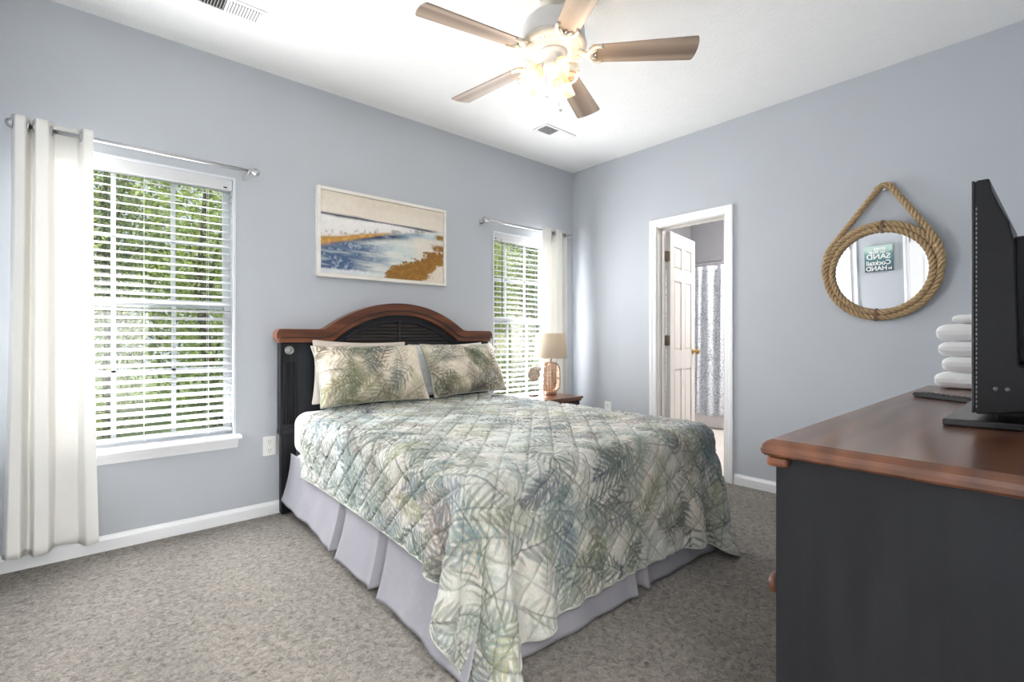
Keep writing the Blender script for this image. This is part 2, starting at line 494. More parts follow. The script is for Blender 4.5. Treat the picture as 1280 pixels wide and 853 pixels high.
struct(MB().box(0.12, YS-0.14, 0, 2.80, YS, H).build('wall_bathroom_south', GREYB), 'grey right wall of the bathroom', 'wall')

def base_prof(t=0.014, h=0.078):
    return [(0, 0), (t, 0), (t, h*0.72), (t*0.75, h*0.82), (t*0.45, h*0.90), (t*0.3, h), (0, h)]
def baseboard(name, axis, a0, a1, sign, off, label):
    m = MB()
    pr = base_prof()
    if axis == 'x':   # runs along x, on wall y=off, projecting sign*y
        m.prism([(off+sign*p[0], p[1]) for p in pr], a0, a1, 'x')
    else:
        m.prism([(off+sign*p[0], p[1]) for p in pr], a0, a1, 'y')
    return struct(m.build(name, TRIMW), label, 'baseboard')
baseboard('baseboard_north', 'x', XW, 0.0, -1, 0.0, 'white baseboard under the windows')
baseboard('baseboard_east', 'y', YS, -1.612, -1, 0.0, 'white baseboard right of the doorway under the mirror')
baseboard('baseboard_east_corner', 'y', -0.872, -0.015, -1, 0.0, 'white baseboard between the corner and the doorway')
baseboard('baseboard_south', 'x', -3.12, 0.0, 1, YS, 'white baseboard behind the dresser')

# unseen hall behind the camera, added to carry the fill light
struct(MB().box(XW-0.5, -5.2, -0.1, -2.0, YS-0.14, 0.0).build('floor_added_hall', CARPET), 'carpet of the unseen added hall behind the camera', 'floor')
struct(MB().box(XW-0.5, -5.2, H, -2.0, YS-0.14, H+0.1).build('ceiling_added_hall', CEIL), 'white ceiling of the unseen added hall behind the camera', 'ceiling')
struct(MB().box(XW-0.6, -5.2, 0, XW-0.5, YS-0.14, H).build('wall_added_hall_west', CEIL), 'white wall of the unseen added hall', 'wall')
struct(MB().box(-2.0, -5.2, 0, -1.9, YS-0.14, H).build('wall_added_hall_east', CEIL), 'white wall of the unseen added hall', 'wall')
struct(MB().box(XW-0.5, -5.3, 0, -2.0, -5.2, H).build('wall_added_hall_south', CEIL), 'white end wall of the unseen added hall', 'wall')

# ------------------------------------------------------------------ windows
def window(name, W, zr, vx, label):
    x0, x1, z0, z1 = W
    root = thing(name, ((x0+x1)/2, 0.08, z0), label, 'window', None, 'structure')
    m = MB()                                   # white jamb liner with a narrow lip on the wall
    t = 0.014
    m.box(x0, -0.004, z0, x0+t, 0.14, z1).box(x1-t, -0.004, z0, x1, 0.14, z1).box(x0+t, -0.004, z1-t, x1-t, 0.14, z1)
    m.box(x0+t, 0.0, z0, x1-t, 0.14, z0+t)
    m.build('window_jamb', VINYL, root, bevel=0.002)
    for nm, (za, zb), yy in (('upper_sash', (zr-0.02, z1-t), 0.105), ('lower_sash', (z0+t, zr+0.025), 0.075)):
        m = MB(); s = 0.034; xa, xb = x0+t, x1-t
        m.box(xa, yy, za, xa+s, yy+0.028, zb).box(xb-s, yy, za, xb, yy+0.028, zb)
        m.box(xa+s, yy, za, xb-s, yy+0.028, za+s+0.006).box(xa+s, yy, zb-s, xb-s, yy+0.028, zb)
        for v in vx: m.box(v-0.011, yy+0.006, za+s, v+0.011, yy+0.022, zb-s)
        zc = (za+zb)/2; m.box(xa+s, yy+0.006, zc-0.010, xb-s, yy+0.022, zc+0.010)
        sash = m.build(nm, VINYL, root, bevel=0.0015)
        MB().box(xa+s-0.004, yy+0.012, za+s, xb-s+0.004, yy+0.015, zb-s+0.004).build('glass_pane', GLASSP, sash)
    m = MB()                                   # stool and apron
    m.prism([(-0.062, z0), (-0.062, z0+0.012), (-0.056, z0+0.020), (0.0, z0+0.022), (0.06, z0+0.022), (0.06, z0+0.0)], x0-0.022, x1+0.022, 'x')
    m.build('window_sill', TRIMW, root, bevel=0.003)
    m = MB(); m.prism([(0.0, z0), (-0.030, z0), (-0.026, z0-0.02), (-0.016, z0-0.045), (-0.013, z0-0.056), (0, z0-0.056)], x0-0.008, x1+0.008, 'x')
    m.build('apron', TRIMW, root)
    return root
window('window_1', W1, 1.285, [-3.55, -3.285], 'large double hung white window left of the bed')
window('window_2', W2, 1.255, [-0.79, -0.555], 'narrower double hung white window right of the bed')

def blind(W, zb, label, cords, wand, pitch=0.0432):
    x0, x1, z0, z1 = W
    root = thing('window_blind', ((x0+x1)/2, 0.035, zb), label, 'blind', 'faux wood blinds')
    xa, xb = x0+0.018, x1-0.018
    hr = MB(); hr.prism([(0.006, z1-0.014), (0.006, z1-0.075), (0.012, z1-0.080), (0.062, z1-0.080), (0.062, z1-0.014)], xa, xb, 'x')
    hr.build('head_rail', SLAT, root, bevel=0.002)
    m = MB(); th = R(18); w = 0.025; yc = 0.038
    n = 0; z = z1-0.105
    while z > zb+0.026:
        pts = []
        for s_ in np.linspace(-1, 1, 7):
            cr = 0.0022*(1-s_*s_)
            pts.append((yc+s_*w*math.cos(th)-cr*math.sin(th), z+s_*w*math.sin(th)+cr*math.cos(th)))
        lower = [(p[0]+0.0026*math.sin(th), p[1]-0.0026*math.cos(th)) for p in reversed(pts)]
        m.prism(pts+lower, xa+0.002, xb-0.002, 'x', False)
        z -= pitch; n += 1
    m.build('slats', SLAT, root)
    b = MB(); b.prism([(0.016, zb), (0.062, zb), (0.064, zb+0.012), (0.060, zb+0.02), (0.018, zb+0.02), (0.014, zb+0.012)], xa, xb, 'x')
    b.build('bottom_rail', SLAT, root, bevel=0.002)
    for c in cords:
        q = MB(); q.tube([(c, 0.0125, z1-0.08), (c, 0.0125, zb+0.01)], 0.0009, 6)
        q.tube([(c, 0.0635, z1-0.08), (c, 0.0635, zb+0.01)], 0.0009, 6)
        q.ball((c, 0.020, zb-0.003), 0.005, 8, 5)
        q.build('ladder_cord', PLASTW, root)
    if wand:
        q = MB(); q.tube([(wand, 0.004, z1-0.06), (wand+0.001, -0.004, z1-0.10), (wand+0.002, -0.006, z1-0.74)], [0.0025, 0.003, 0.0035], 8)
        q.build('tilt_wand', KEYS if wand < -0.5 and wand > -1.2 else PLASTW, root)
    # brand-free rail badge
    q = MB(); q.box(xb-0.045 if not wand else xa+0.012, 0.004, z1-0.068, xb-0.026 if not wand else xa+0.026, 0.0062, z1-0.060)
    q.build('rail_clip', DARK, root)
    return root
blind(W1, 0.545, 'wide white horizontal blind in the large window left of the bed', [-3.68, -3.424, -3.127], None)
blind(W2, 0.545, 'narrow white horizontal blind with wand in the window right of the bed', [-0.93, -0.46], -0.93, 0.046)

# ------------------------------------------------------------------ curtain rods and curtains
def rod(x0, x1, z, brk, label, yr=-0.106):
    root = thing('curtain_rod', ((x0+x1)/2, yr, z), label, 'curtain rod', 'nickel curtain rods')
    MB().tube([(x0+0.05, yr, z), (x1-0.05, yr, z)], 0.0095, 14).build('rod', CHROME, root)
    for s_, xe in ((-1, x0), (1, x1)):
        pr = [(0.0095, 0), (0.013, 0.003), (0.013, 0.010), (0.008, 0.013), (0.007, 0.018), (0.012, 0.022), (0.019, 0.032), (0.021, 0.042), (0.018, 0.052), (0.010, 0.058), (0.002, 0.060)]
        MB().lathe(pr, (xe-s_*0.06, yr, z), 18, (s_, 0, 0)).build('finial', CHROME, root)
    for b in brk:
        q = MB(); q.box(b-0.010, -0.004, z-0.03, b+0.010, -0.001, z+0.022)
        q.tube([(b, -0.003, z-0.012), (b, yr*0.7, z-0.012), (b, yr, z-0.014)], 0.005, 8)
        q.tube([(b, yr-0.013, z+0.004), (b, yr-0.012, z-0.008), (b, yr, z-0.0135), (b, yr+0.012, z-0.008), (b, yr+0.013, z+0.004)], 0.004, 8)
        q.build('bracket', CHROME, root)
    return root
rod(-3.935, -2.885, 2.072, [-3.885, -2.945], 'long nickel rod with knob ends over the large window')
rod(-1.215, -0.135, 2.068, [-1.165, -0.185], 'nickel rod with knob ends over the window in the corner')

def curtain(xs, zt, zb, label, keys, yr=-0.106, amp=0.036, seed=1, sway=0.0):
    x0, x1 = xs
    root = thing('curtain', ((x0+x1)/2, yr, zb), label, 'curtain', 'cream grommet curtains')
    n, mz = 180, 60
    gx_ = np.linspace(0, 1, 400); gy_ = np.interp(gx_, [k_[0] for k_ in keys], [k_[1] for k_ in keys])
    ker = np.hanning(21); ker /= ker.sum(); gy_ = np.convolve(np.pad(gy_, 10, mode='edge'), ker, 'valid')
    kx, ky = gx_, gy_
    A = np.zeros((n, mz, 3))
    for i in range(n):
        s_ = i/(n-1)
        for j in range(mz):
            t = j/(mz-1)                     # 0 top .. 1 bottom
            sh = float(np.interp(s_, kx, ky))
            a = amp*(1.0+0.10*math.sin(3*t+5*s_))
            y = yr+sh*a
            x = x0+(x1-x0)*s_+0.006*math.sin(9*s_+2.5*t+seed)*t+sway*t*t*(s_-0.6)
            z = zt+(zb-zt)*t+0.010*sh*(1-t)*0.4+(0.006*math.sin(12*s_+1) if j == mz-1 else 0)
            A[i, j] = (x, min(y, -0.066), z)
    m = MB(); m.grid(A); m.build('panel', LINEN, root, solid=0.0022)
    # grommets where the cloth crosses the rod
    for i in range(1, len(gx_)):
        if gy_[i-1]*gy_[i] <= 0 and gy_[i-1] != gy_[i]:
            x = x0+(x1-x0)*gx_[i]
            g = MB()
            ring = [(x, yr+0.021*math.cos(a), zt-0.038+0.021*math.sin(a)) for a in np.linspace(0, 2*math.pi, 24, endpoint=False)]
            g.tube(ring, 0.0050, 8, closed=True)
            g.build('grommet', CHROME, root)
    return root
curtain((-3.915, -3.632), 2.110, 0.092, 'cream linen curtain with grommets, left of the large window',
        [(0, 0.3), (0.05, -0.9), (0.17, -0.9), (0.215, 0.8), (0.25, 0.8), (0.29, -1.0), (0.44, -0.8), (0.50, 0.9), (0.80, 1.0), (0.87, -0.8), (1, -0.95)], seed=2, sway=0.04)
curtain((-0.555, -0.225), 2.106, 0.060, 'cream curtain hanging in the corner behind the table lamp',
        [(0, -0.6), (0.16, -0.9), (0.36, -0.5), (0.42, 0.9), (0.50, 0.9), (0.56, -0.9), (0.80, -0.6), (0.86, 0.4), (0.93, 0.5), (1, -0.6)], seed=5)

# ------------------------------------------------------------------ doorway: casing, door leaf
def casing_poly(w=0.063):
    return [(0, 0), (0.010, 0), (0.013, 0.008), (0.013, 0.030), (0.018, 0.040), (0.018, w-0.004), (0.015, w), (0, w)]
def door_casing(name, y0, y1, zt, xf, sgn, label):
    """three mitred boards round an opening on the plane x=xf, projecting sgn*x"""
    m = MB(); pr = casing_poly()
    path = [(y0, 0.0, -1, 0), (y0, zt, -1, 1), (y1, zt, 1, 1), (y1, 0.0, 1, 0)]
    A = np.zeros((len(pr), 4, 3))
    for i, (t, w) in enumerate(pr):
        for j, (yy, zz, dy, dz) in enumerate(path):
            A[i, j] = (xf+sgn*t, yy+dy*w, zz+dz*w)
    m.grid(A, smooth=False)
    return struct(m.build(name, TRIMW), label, 'door casing')
door_casing('trim_1', D1[0]-0.002+0.006, D1[1]+0.002-0.006, D1[3]-0.006, -0.0, -1, 'white casing around the bathroom doorway')
m = MB()
m.box(-0.002, D1[1]-0.016, 0, 0.122, D1[1], D1[3]).box(-0.002, D1[0], 0, 0.122, D1[0]+0.016, D1[3]).box(-0.002, D1[0], D1[3]-0.016, 0.122, D1[1], D1[3])
m.box(0.05, D1[1]-0.027, 0, 0.085, D1[1]-0.016, D1[3]-0.016).box(0.05, D1[0]+0.016, 0, 0.085, D1[0]+0.027, D1[3]-0.016).box(0.05, D1[0]+0.016, D1[3]-0.027, 0.085, D1[1]-0.016, D1[3]-0.016)
struct(m.build('trim_2', DOORW, bevel=0.002), 'white door jamb and stop of the bathroom doorway', 'door jamb')

def six_panel(m, y0, y1, z0, z1, x0, x1, rec=0.006):
    """door slab in the plane y/z with raised-and-fielded panels on both faces (x0 and x1)"""
    w = y1-y0; h = z1-z0
    st = w*0.155; mid = (y0+y1)/2; mw = w*0.07
    cols = [(y0+st, mid-mw), (mid+mw, y1-st)]
    rows = [(z0+0.115*h, z0+0.40*h), (z0+0.485*h, z0+0.79*h), (z0+0.845*h, z0+0.94*h)]
    m.box(x0+rec, y0, z0, x1-rec, y1, z1)
    ys = sorted([y0, y1]+[c for p in cols for c in p]); zs = sorted([z0, z1]+[c for p in rows for c in p])
    for xa, xb in ((x0, x0+rec), (x1-rec, x1)):
        for i in range(len(ys)-1):
            for j in range(len(zs)-1):
                cy, cz = (ys[i]+ys[i+1])/2, (zs[j]+zs[j+1])/2
                hole = any(a < cy < b for a, b in cols) and any(a < cz < b for a, b in rows)
                if not hole: m.box(xa, ys[i], zs[j], xb, ys[i+1], zs[j+1])
                else:
                    g = 0.016
                    ins = 0.35*rec if xa == x0 else 0.0
                    inb = 0.0 if xa == x0 else 0.35*rec
                    m.box(xa+ins, ys[i]+g, zs[j]+g, xb-inb, ys[i+1]-g, zs[j+1]-g)
    return m

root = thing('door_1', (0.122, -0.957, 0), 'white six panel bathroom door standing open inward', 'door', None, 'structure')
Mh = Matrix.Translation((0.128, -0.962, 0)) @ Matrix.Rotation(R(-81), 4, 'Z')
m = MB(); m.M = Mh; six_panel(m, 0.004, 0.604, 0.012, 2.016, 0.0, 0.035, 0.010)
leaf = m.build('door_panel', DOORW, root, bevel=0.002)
for zc in (1.80, 1.07, 0.22):
    q = MB(); q.tube([(0.1285, -0.9655, zc-0.045), (0.1285, -0.9655, zc+0.045)], 0.0065, 10)
    q.box(0.094, -0.9635, zc-0.044, 0.127, -0.9605, zc+0.044)
    q.M = Mh; q.box(0.0, 0.0015, zc-0.044, 0.033, 0.0045, zc+0.044)
    q.build('hinge', BRONZE, root)
for sg in (1, -1):
    q = MB(); q.M = Mh
    q.lathe([(0.030, 0), (0.030, 0.004), (0.024, 0.008), (0.011, 0.012), (0.010, 0.026), (0.018, 0.032), (0.026, 0.042), (0.027, 0.052), (0.022, 0.060), (0.010, 0.064)], (0.035 if sg > 0 else 0.0, 0.545, 0.965), 20, (sg, 0, 0))
    q.build('door_knob', BRASS, root)

# closet doors on the west wall, seen in the mirror
def wall_door(name, y0, y1, cname, label):
    root = thing(name, (XW, (y0+y1)/2, 0), label, 'door', None, 'structure')
    m = MB(); six_panel(m, y0, y1, 0.01, 2.02, XW+0.0005, XW+0.030)
    m.build('door_panel', TRIMW, root, bevel=0.002)
    for zc in (1.80, 1.02, 0.25):
        q = MB(); q.box(XW+0.0295, (y0 if y0 > -1.6 else y1)-0.006, zc-0.045, XW+0.034, (y0 if y0 > -1.6 else y1)+0.006, zc+0.045); q.build('hinge', PEWTER, root)
    door_casing(cname, y0-0.003, y1+0.003, 2.03, XW, 1, 'white casing of the ' + label)
    q = MB(); yk = y1-0.07 if y0 > -1.6 else y0+0.07
    q.lathe([(0.028, 0), (0.028, 0.005), (0.010, 0.012), (0.010, 0.026), (0.026, 0.04), (0.026, 0.052), (0.012, 0.062)], (XW+0.030, yk, 0.96), 18, (1, 0, 0)); q.build('door_knob', BRASS, root)
wall_door('door_2', -1.372, -0.62, 'trim_3', 'white panel door on the window side of the word sign')
wall_door('door_3', -2.76, -1.985, 'trim_4', 'white panel door on the camera side of the word sign')

# ------------------------------------------------------------------ word sign on the west wall
root = thing('wall_sign', (XW, -1.672, 1.60), 'teal box sign lettered in white between two white doors, seen in the mirror', 'sign')
k = NT('sign_teal')
p = k.n('ShaderNodeBsdfPrincipled'); p.inputs['Roughness'].default_value = 0.7
tc = k.n('ShaderNodeTexCoord'); sp = k.n('ShaderNodeSeparateXYZ'); k.l(tc.outputs['Generated'], sp.inputs[0])
nz = k.n('ShaderNodeTexNoise', Scale=14.0, Detail=5.0); k.l(tc.outputs['Object'], nz.inputs['Vector'])
ad = k.n('ShaderNodeMath'); ad.operation = 'MULTIPLY_ADD'; ad.inputs[1].default_value = 0.35; k.l(nz.outputs['Fac'], ad.inputs[0]); k.l(sp.outputs['Z'], ad.inputs[2])
k.l(k.ramp(ad.outputs[0], [(0.2, (0.05, 0.09, 0.12)), (0.62, (0.08, 0.18, 0.20)), (0.9, (0.16, 0.30, 0.29)), (1.0, (0.45, 0.60, 0.56))]), p.inputs['Base Color']); k.l(p.outputs[0], k.out.inputs[0])
SGY, SGZ, SW, SH = -1.672, 1.60, 0.29, 0.33
MB().box(XW+0.002, SGY-SW/2, SGZ-SH/2, XW+0.04, SGY+SW/2, SGZ+SH/2).build('sign_board', k.m, root, bevel=0.003)
def words(txt, y, z, size, wid, nm='lettering'):
    c = bpy.data.curves.new(nm, 'FONT'); c.body = txt; c.size = size; c.align_x = 'CENTER'; c.extrude = 0.001; c.offset = 0.0012
    o = bpy.data.objects.new(nm, c); c.materials.append(PLASTW)
    o.parent = root; COL.objects.link(o)
    o.rotation_euler = (R(90), 0, R(90))
    o.location = Vector((XW+0.042, y, z))-Vector(root.location)
    bpy.context.view_layer.update()
    me = bpy.data.meshes.new_from_object(o)
    me.materials.clear(); me.materials.append(PLASTW)
    dx = o.dimensions.x
    bpy.data.objects.remove(o)
    t = bpy.data.objects.new(nm, me); t.parent = root; COL.objects.link(t)
    t.rotation_euler = (R(90), 0, R(90)); t.location = Vector((XW+0.042, y, z))-Vector(root.location)
    if dx > 0: t.scale = (wid/dx, 1, 1)
    return t
words('toes', SGY-0.015, SGZ+0.108, 0.062, 0.12); words('in', SGY-0.045, SGZ+0.066, 0.056, 0.045); words('the', SGY+0.045, SGZ+0.066, 0.056, 0.095)
words('SAND', SGY, SGZ-0.005, 0.092, 0.245); words('Cocktail', SGY, SGZ-0.080, 0.080, 0.25)
words('in', SGY-0.118, SGZ-0.145, 0.05, 0.035); words('HAND', SGY+0.022, SGZ-0.150, 0.080, 0.215)

# ------------------------------------------------------------------ numpy painters
def vnoise(hh, ww, cell, seed):
    r_ = np.random.default_rng(seed)
    gh, gw = int(hh/cell)+3, int(ww/cell)+3
    g = r_.random((gh, gw))
    y = np.arange(hh)/cell; x = np.arange(ww)/cell
    yi = y.astype(int); xi = x.astype(int); fy = y-yi; fx = x-xi
    fy = (fy*fy*(3-2*fy))[:, None]; fx = (fx*fx*(3-2*fx))[None, :]
    a = g[yi][:, xi]; b = g[yi][:, xi+1]; c = g[yi+1][:, xi]; d = g[yi+1][:, xi+1]
    return (a*(1-fx)+b*fx)*(1-fy)+(c*(1-fx)+d*fx)*fy
def fbm(hh, ww, cell, seed, oc=4):
    s_ = 0; a = 1; t = 0
    for k_ in range(oc):
        s_ = s_+a*vnoise(hh, ww, max(cell/2**k_, 1.01), seed+k_); t += a; a *= 0.55
    return s_/t

def leaflet(img, p, ang, length, width, col, alpha):
    """one tapering leaf blade; p in pixels"""
    hh, ww = img.shape[:2]
    ex, ey = p[0]+math.cos(ang)*length, p[1]+math.sin(ang)*length
    x0, x1 = int(max(0, min(p[0], ex)-width-1)), int(min(hh-1, max(p[0], ex)+width+1))
    y0, y1 = int(max(0, min(p[1], ey)-width-1)), int(min(ww-1, max(p[1], ey)+width+1))
    if x1 <= x0 or y1 <= y0: return
    X, Y = np.meshgrid(np.arange(x0, x1+1), np.arange(y0, y1+1), indexing='ij')
    dx, dy = X-p[0], Y-p[1]
    s_ = (dx*math.cos(ang)+dy*math.sin(ang))/length
    t_ = -dx*math.sin(ang)+dy*math.cos(ang)
    ss = np.clip(s_, 0, 1)
    w_ = width*np.sin(math.pi*ss**0.75)**0.8+0.05
    mask = np.clip((w_-np.abs(t_))+0.5, 0, 1)*((s_ > 0) & (s_ < 1))
    tone = 1.0-0.25*np.clip(np.abs(t_)/(w_+1e-6), 0, 1)+0.25*(ss-0.4)
    a = (mask*alpha)[..., None]
    reg = img[x0:x1+1, y0:y1+1]
    reg[:] = reg*(1-a)+np.array(col)*tone[..., None]*a

def frond(img, p, ang, length, col, rr, px, alpha=0.75, n=13, wid=0.011, spread=1.0, lf=0.36):
    """a palm frond: a curved spine with paired leaflets; lengths in metres, px = metres per pixel"""
    L = length/px; bend = rr.uniform(-0.5, 0.5)
    x, y, a = p[0]/px, p[1]/px, ang
    for i in range(n):
        f = i/(n-1)
        a = ang+bend*f
        x += math.cos(a)*L/n; y += math.sin(a)*L/n
        ll = L*lf*(math.sin(math.pi*(0.12+0.80*f))**0.8)
        al = alpha*rr.uniform(0.65, 1.0)
        for sd in (-1, 1):
            leaflet(img, (x, y), a+sd*(R(62)-R(34)*f)*spread+rr.uniform(-0.09, 0.09), ll*rr.uniform(0.85, 1.1), wid/px*rr.uniform(0.75, 1.15), col, al)
    leaflet(img, (p[0]/px, p[1]/px), ang+bend*0.5, L*1.1, 0.0022/px, tuple(c*0.7 for c in col), 0.8)

def print_cloth(w, h, px, base, palette, seed, count, lens=(0.30, 0.5), wash=None, faint=0.5, awt=(0.45, 0.85), wd=(0.008, 0.014)):
    n, m_ = int(round(w/px))+1, int(round(h/px))+1
    img = np.ones((n, m_, 3))*np.array(base)
    nz = fbm(n, m_, 0.16/px, seed)[..., None]; img *= 0.82+0.36*nz
    if wash is not None:
        for k_, c in enumerate(wash):
            w_ = np.clip((fbm(n, m_, 0.30/px, seed+20+k_)-0.50)*5, 0, 1)[..., None]*0.45
            img = img*(1-w_)+np.array(c)*w_
    rr = random.Random(seed)
    for k_ in range(int(count*0.8)):       # a faint under-layer
        frond(img, (rr.uniform(-0.1, w), rr.uniform(-0.1, h)), rr.uniform(0, 6.28), rr.uniform(*lens), rr.choice(palette), rr, px, alpha=0.30*faint*2, n=12, wid=wd[1])
    for k_ in range(count):
        frond(img, (rr.uniform(-0.15, w), rr.uniform(-0.15, h)), rr.uniform(0, 6.28), rr.uniform(*lens), rr.choice(palette), rr, px, alpha=rr.uniform(*awt), n=rr.randint(9, 13), wid=rr.uniform(*wd))
    gr = vnoise(n, m_, 1.5, seed+50)[..., None]
    return np.clip(img*(0.93+0.14*gr), 0.01, 0.95)

# ------------------------------------------------------------------ the bed
BX0, BX1, BY0 = -2.72, -1.20, -2.045

# headboard
root = thing('headboard', (-1.96, -0.07, 0), 'black wooden headboard with an arched mahogany top rail', 'headboard')
xs_ = np.linspace(-2.796, -1.126, 121)
def arc(x, cx_, hw, zb, rise):
    Rr = (hw*hw+rise*rise)/(2*rise)
    d2 = Rr*Rr-(x-cx_)**2
    return zb+rise-Rr+math.sqrt(d2) if d2 > 0 and abs(x-cx_) < hw*1.2 else zb-1
def smooth(zs, k_=2):
    z = np.array(zs)
    for _ in range(k_): z[1:-1] = (z[:-2]+2*z[1:-1]+z[2:])/4
    return list(z)
CXH = -1.957
zo = smooth([max(1.150, arc(x, CXH, 0.545, 1.150, 0.191)) for x in xs_], 3)
zi = smooth([max(1.066, arc(x, CXH, 0.495, 1.066, 0.192)) for x in xs_], 2)
# round shoulder ends
for i, x in enumerate(xs_):
    e = min(x-xs_[0], xs_[-1]-x)
    if e < 0.03: zo[i] -= 0.03-math.sqrt(max(0, 0.03**2-(0.03-e)**2))
zm = [a*0.36+b*0.64 for a, b in zip(zo, zi)]
m = MB(); m.band(list(zip(xs_, zo)), list(zip(xs_, zm)), -0.118, -0.03)
m.band(list(zip(xs_[1:-1], zm[1:-1])), list(zip(xs_[1:-1], zi[1:-1])), -0.110, -0.03)
xg = xs_[2:-2]; zg = zm[2:-2]
m.build('top_rail', MAHOG, root, bevel=0.004)
m = MB(); m.band([(x, z+0.003) for x, z in zip(xg, zg)], [(x, z-0.003) for x, z in zip(xg, zg)], -0.1192, -0.109)
m.build('rail_groove', DARK, root)
m = MB()
pl = [(x, z+0.004) for x, z in zip(xs_[4:-4], zi[4:-4])]
m.prism([(pl[0][0], 0.40)]+pl+[(pl[-1][0], 0.40)], -0.068, -0.032)
m.build('panel', BLACKH, root)
for xa, xb in ((-2.768, -2.662), (-1.258, -1.152)):
    m = MB(); m.box(xa, -0.092, 0.50, xb, -0.03, 1.064); m.box(xa+0.010, -0.086, 0.012, xb-0.010, -0.034, 0.50)
    m.box(xa-0.003, -0.095, 0.50, xb+0.003, -0.03, 0.53)
    post = m.build('post', BLACKW, root, bevel=0.004)
    f = MB()
    for k_ in range(4):
        xx = xa+0.026+0.018*k_
        f.tube([(xx, -0.0925, 0.56), (xx, -0.0925, 0.94)], 0.0055, 8)
    f.build('reeding', BLACKW, post)
    xc = (xa+xb)/2
    d = MB(); d.lathe([(0.027, 0), (0.027, 0.004), (0.024, 0.007), (0.020, 0.004), (0.014, 0.004), (0.011, 0.008), (0.004, 0.010)], (xc, -0.092, 1.018), 24, (0, -1, 0))
    for k_ in range(4):
        a = k_*math.pi/2+0.78; d.ball((xc+0.0165*math.cos(a), -0.098, 1.018+0.0165*math.sin(a)), 0.004, 8, 5)
    d.build('medallion', PEWTER, post)
# arched louvre
XA, XB, ZB, RISE = -2.413, -1.501, 1.052, 0.166
def la(x): return arc(x, CXH, (XB-XA)/2, ZB, RISE)
xl = np.linspace(XA, XB, 81)
m = MB(); m.band([(x, max(ZB, la(x))+0.004) for x in xl], [(x, max(ZB-0.012, la(x)-0.010)) for x in xl], -0.082, -0.066)
m.box(XA, -0.080, ZB-0.012, XB, -0.066, ZB-0.002)
m.build('louver_frame', BLACKH, root, bevel=0.002)
m = MB(); z = ZB+0.002; hw = (XB-XA)/2; Rl = (hw*hw+RISE*RISE)/(2*RISE)
while z < ZB+RISE-0.012:
    zz = z+0.012
    hx = math.sqrt(max(0, Rl*Rl-(Rl-RISE+(zz-ZB)+0.012)**2))
    if hx > 0.03:
        m.prism([(-0.066, z+0.021), (-0.080, z+0.003), (-0.080, z-0.001), (-0.066, z+0.004)], CXH-hx, CXH+hx, 'x')
    z += 0.0245
m.box(CXH-0.007, -0.083, ZB, CXH+0.007, -0.066, ZB+RISE-0.008)
m.build('louver_slats', LOUVER, root)

# box spring on legs, mattress
root = thing('box_spring', (-1.96, -1.07, 0.0), 'low bed base on short black legs behind the grey bed skirt', 'bed base')
MB().box(BX0+0.03, BY0+0.03, 0.16, BX1-0.03, -0.13, 0.375).build('spring_box', WHITEC, root, bevel=0.02, seg=3)
for lx, ly in ((-2.66, -0.24), (-1.26, -0.24), (-2.62, -1.90), (-1.30, -1.90), (-1.96, -1.07)):
    q = MB(); q.lathe([(0.024, 0.0), (0.028, 0.008), (0.028, 0.036), (0.02, 0.044), (0.016, 0.05), (0.016, 0.165)], (lx, ly, 0.002), 16); q.build('leg', TVB, root)
root = thing('mattress', (-1.96, -1.07, 0.378), 'white sheeted mattress showing at the head end of the quilt', 'mattress')
m = MB(); m.box(BX0+0.01, BY0+0.012, 0.378, BX1-0.01, -0.115, 0.640)
m.build('sheeted_body', WHITEC, root, bevel=0.075, seg=8)
# bed skirt
root = thing('bed_skirt', (-1.96, -1.07, 0.012), 'pleated grey lavender bed skirt hanging below the quilt', 'bed skirt')
def skirt_run(p0, p1, out, pleats, n=160, flare=0.03, zt=0.385, zb0=0.014, zb1=0.014, seed=0):
    """cloth hanging along p0->p1, out = outward unit vector; pleats = positions 0..1 of inverted box pleats"""
    r_ = random.Random(seed); mz = 26
    A = np.zeros((n, mz, 3)); ph = r_.uniform(0, 6)
    L = math.dist(p0, p1)
    for i in range(n):
        f = i/(n-1)
        x = p0[0]+(p1[0]-p0[0])*f; y = p0[1]+(p1[1]-p0[1])*f
        for j in range(mz):
            t = j/(mz-1)
            o = flare*t*t+0.006*math.sin(f*L*7+ph)*t+0.004*math.sin(f*L*17+ph*2)*t*t+0.0035*math.sin(f*L*31+3*t+ph)*t
            al = 0.0
            for pc in pleats:
                d = (f-pc)*L
                if abs(d) < 0.09:
                    if abs(d) < 0.03: o += -0.045*t*(1-(abs(d)/0.03)**2)**0.5
                    else: o += 0.018*t*(1-((abs(d)-0.03)/0.06))
                    al += (0.02*(1 if d > 0 else -1)*t*max(0, 1-abs(d)/0.06)) if abs(d) > 0.004 else 0
            ux, uy = (p1[0]-p0[0])/L, (p1[1]-p0[1])/L
            z = zt+(zb0+(zb1-zb0)*f-zt)*t
            A[i, j] = (x+out[0]*o+ux*al, y+out[1]*o+uy*al, z)
    return A
m = MB(); m.grid(skirt_run((-2.712, -0.118), (-2.712, -2.040), (-1, 0), (0.44, 0.66), zb0=0.105, zb1=0.014, seed=3, flare=0.055))
m.build('side_panel', SKIRT, root, solid=0.002)
m = MB(); m.grid(skirt_run((-2.712, -2.030), (-1.208, -2.030), (0, -1), (0.56,), seed=5, flare=0.030))
m.build('foot_panel', SKIRT, root, solid=0.002)
m = MB(); m.grid(skirt_run((-1.208, -2.040), (-1.208, -0.14), (1, 0), (0.5,), seed=8, flare=0.030))
m.build('side_panel', SKIRT, root, solid=0.002)

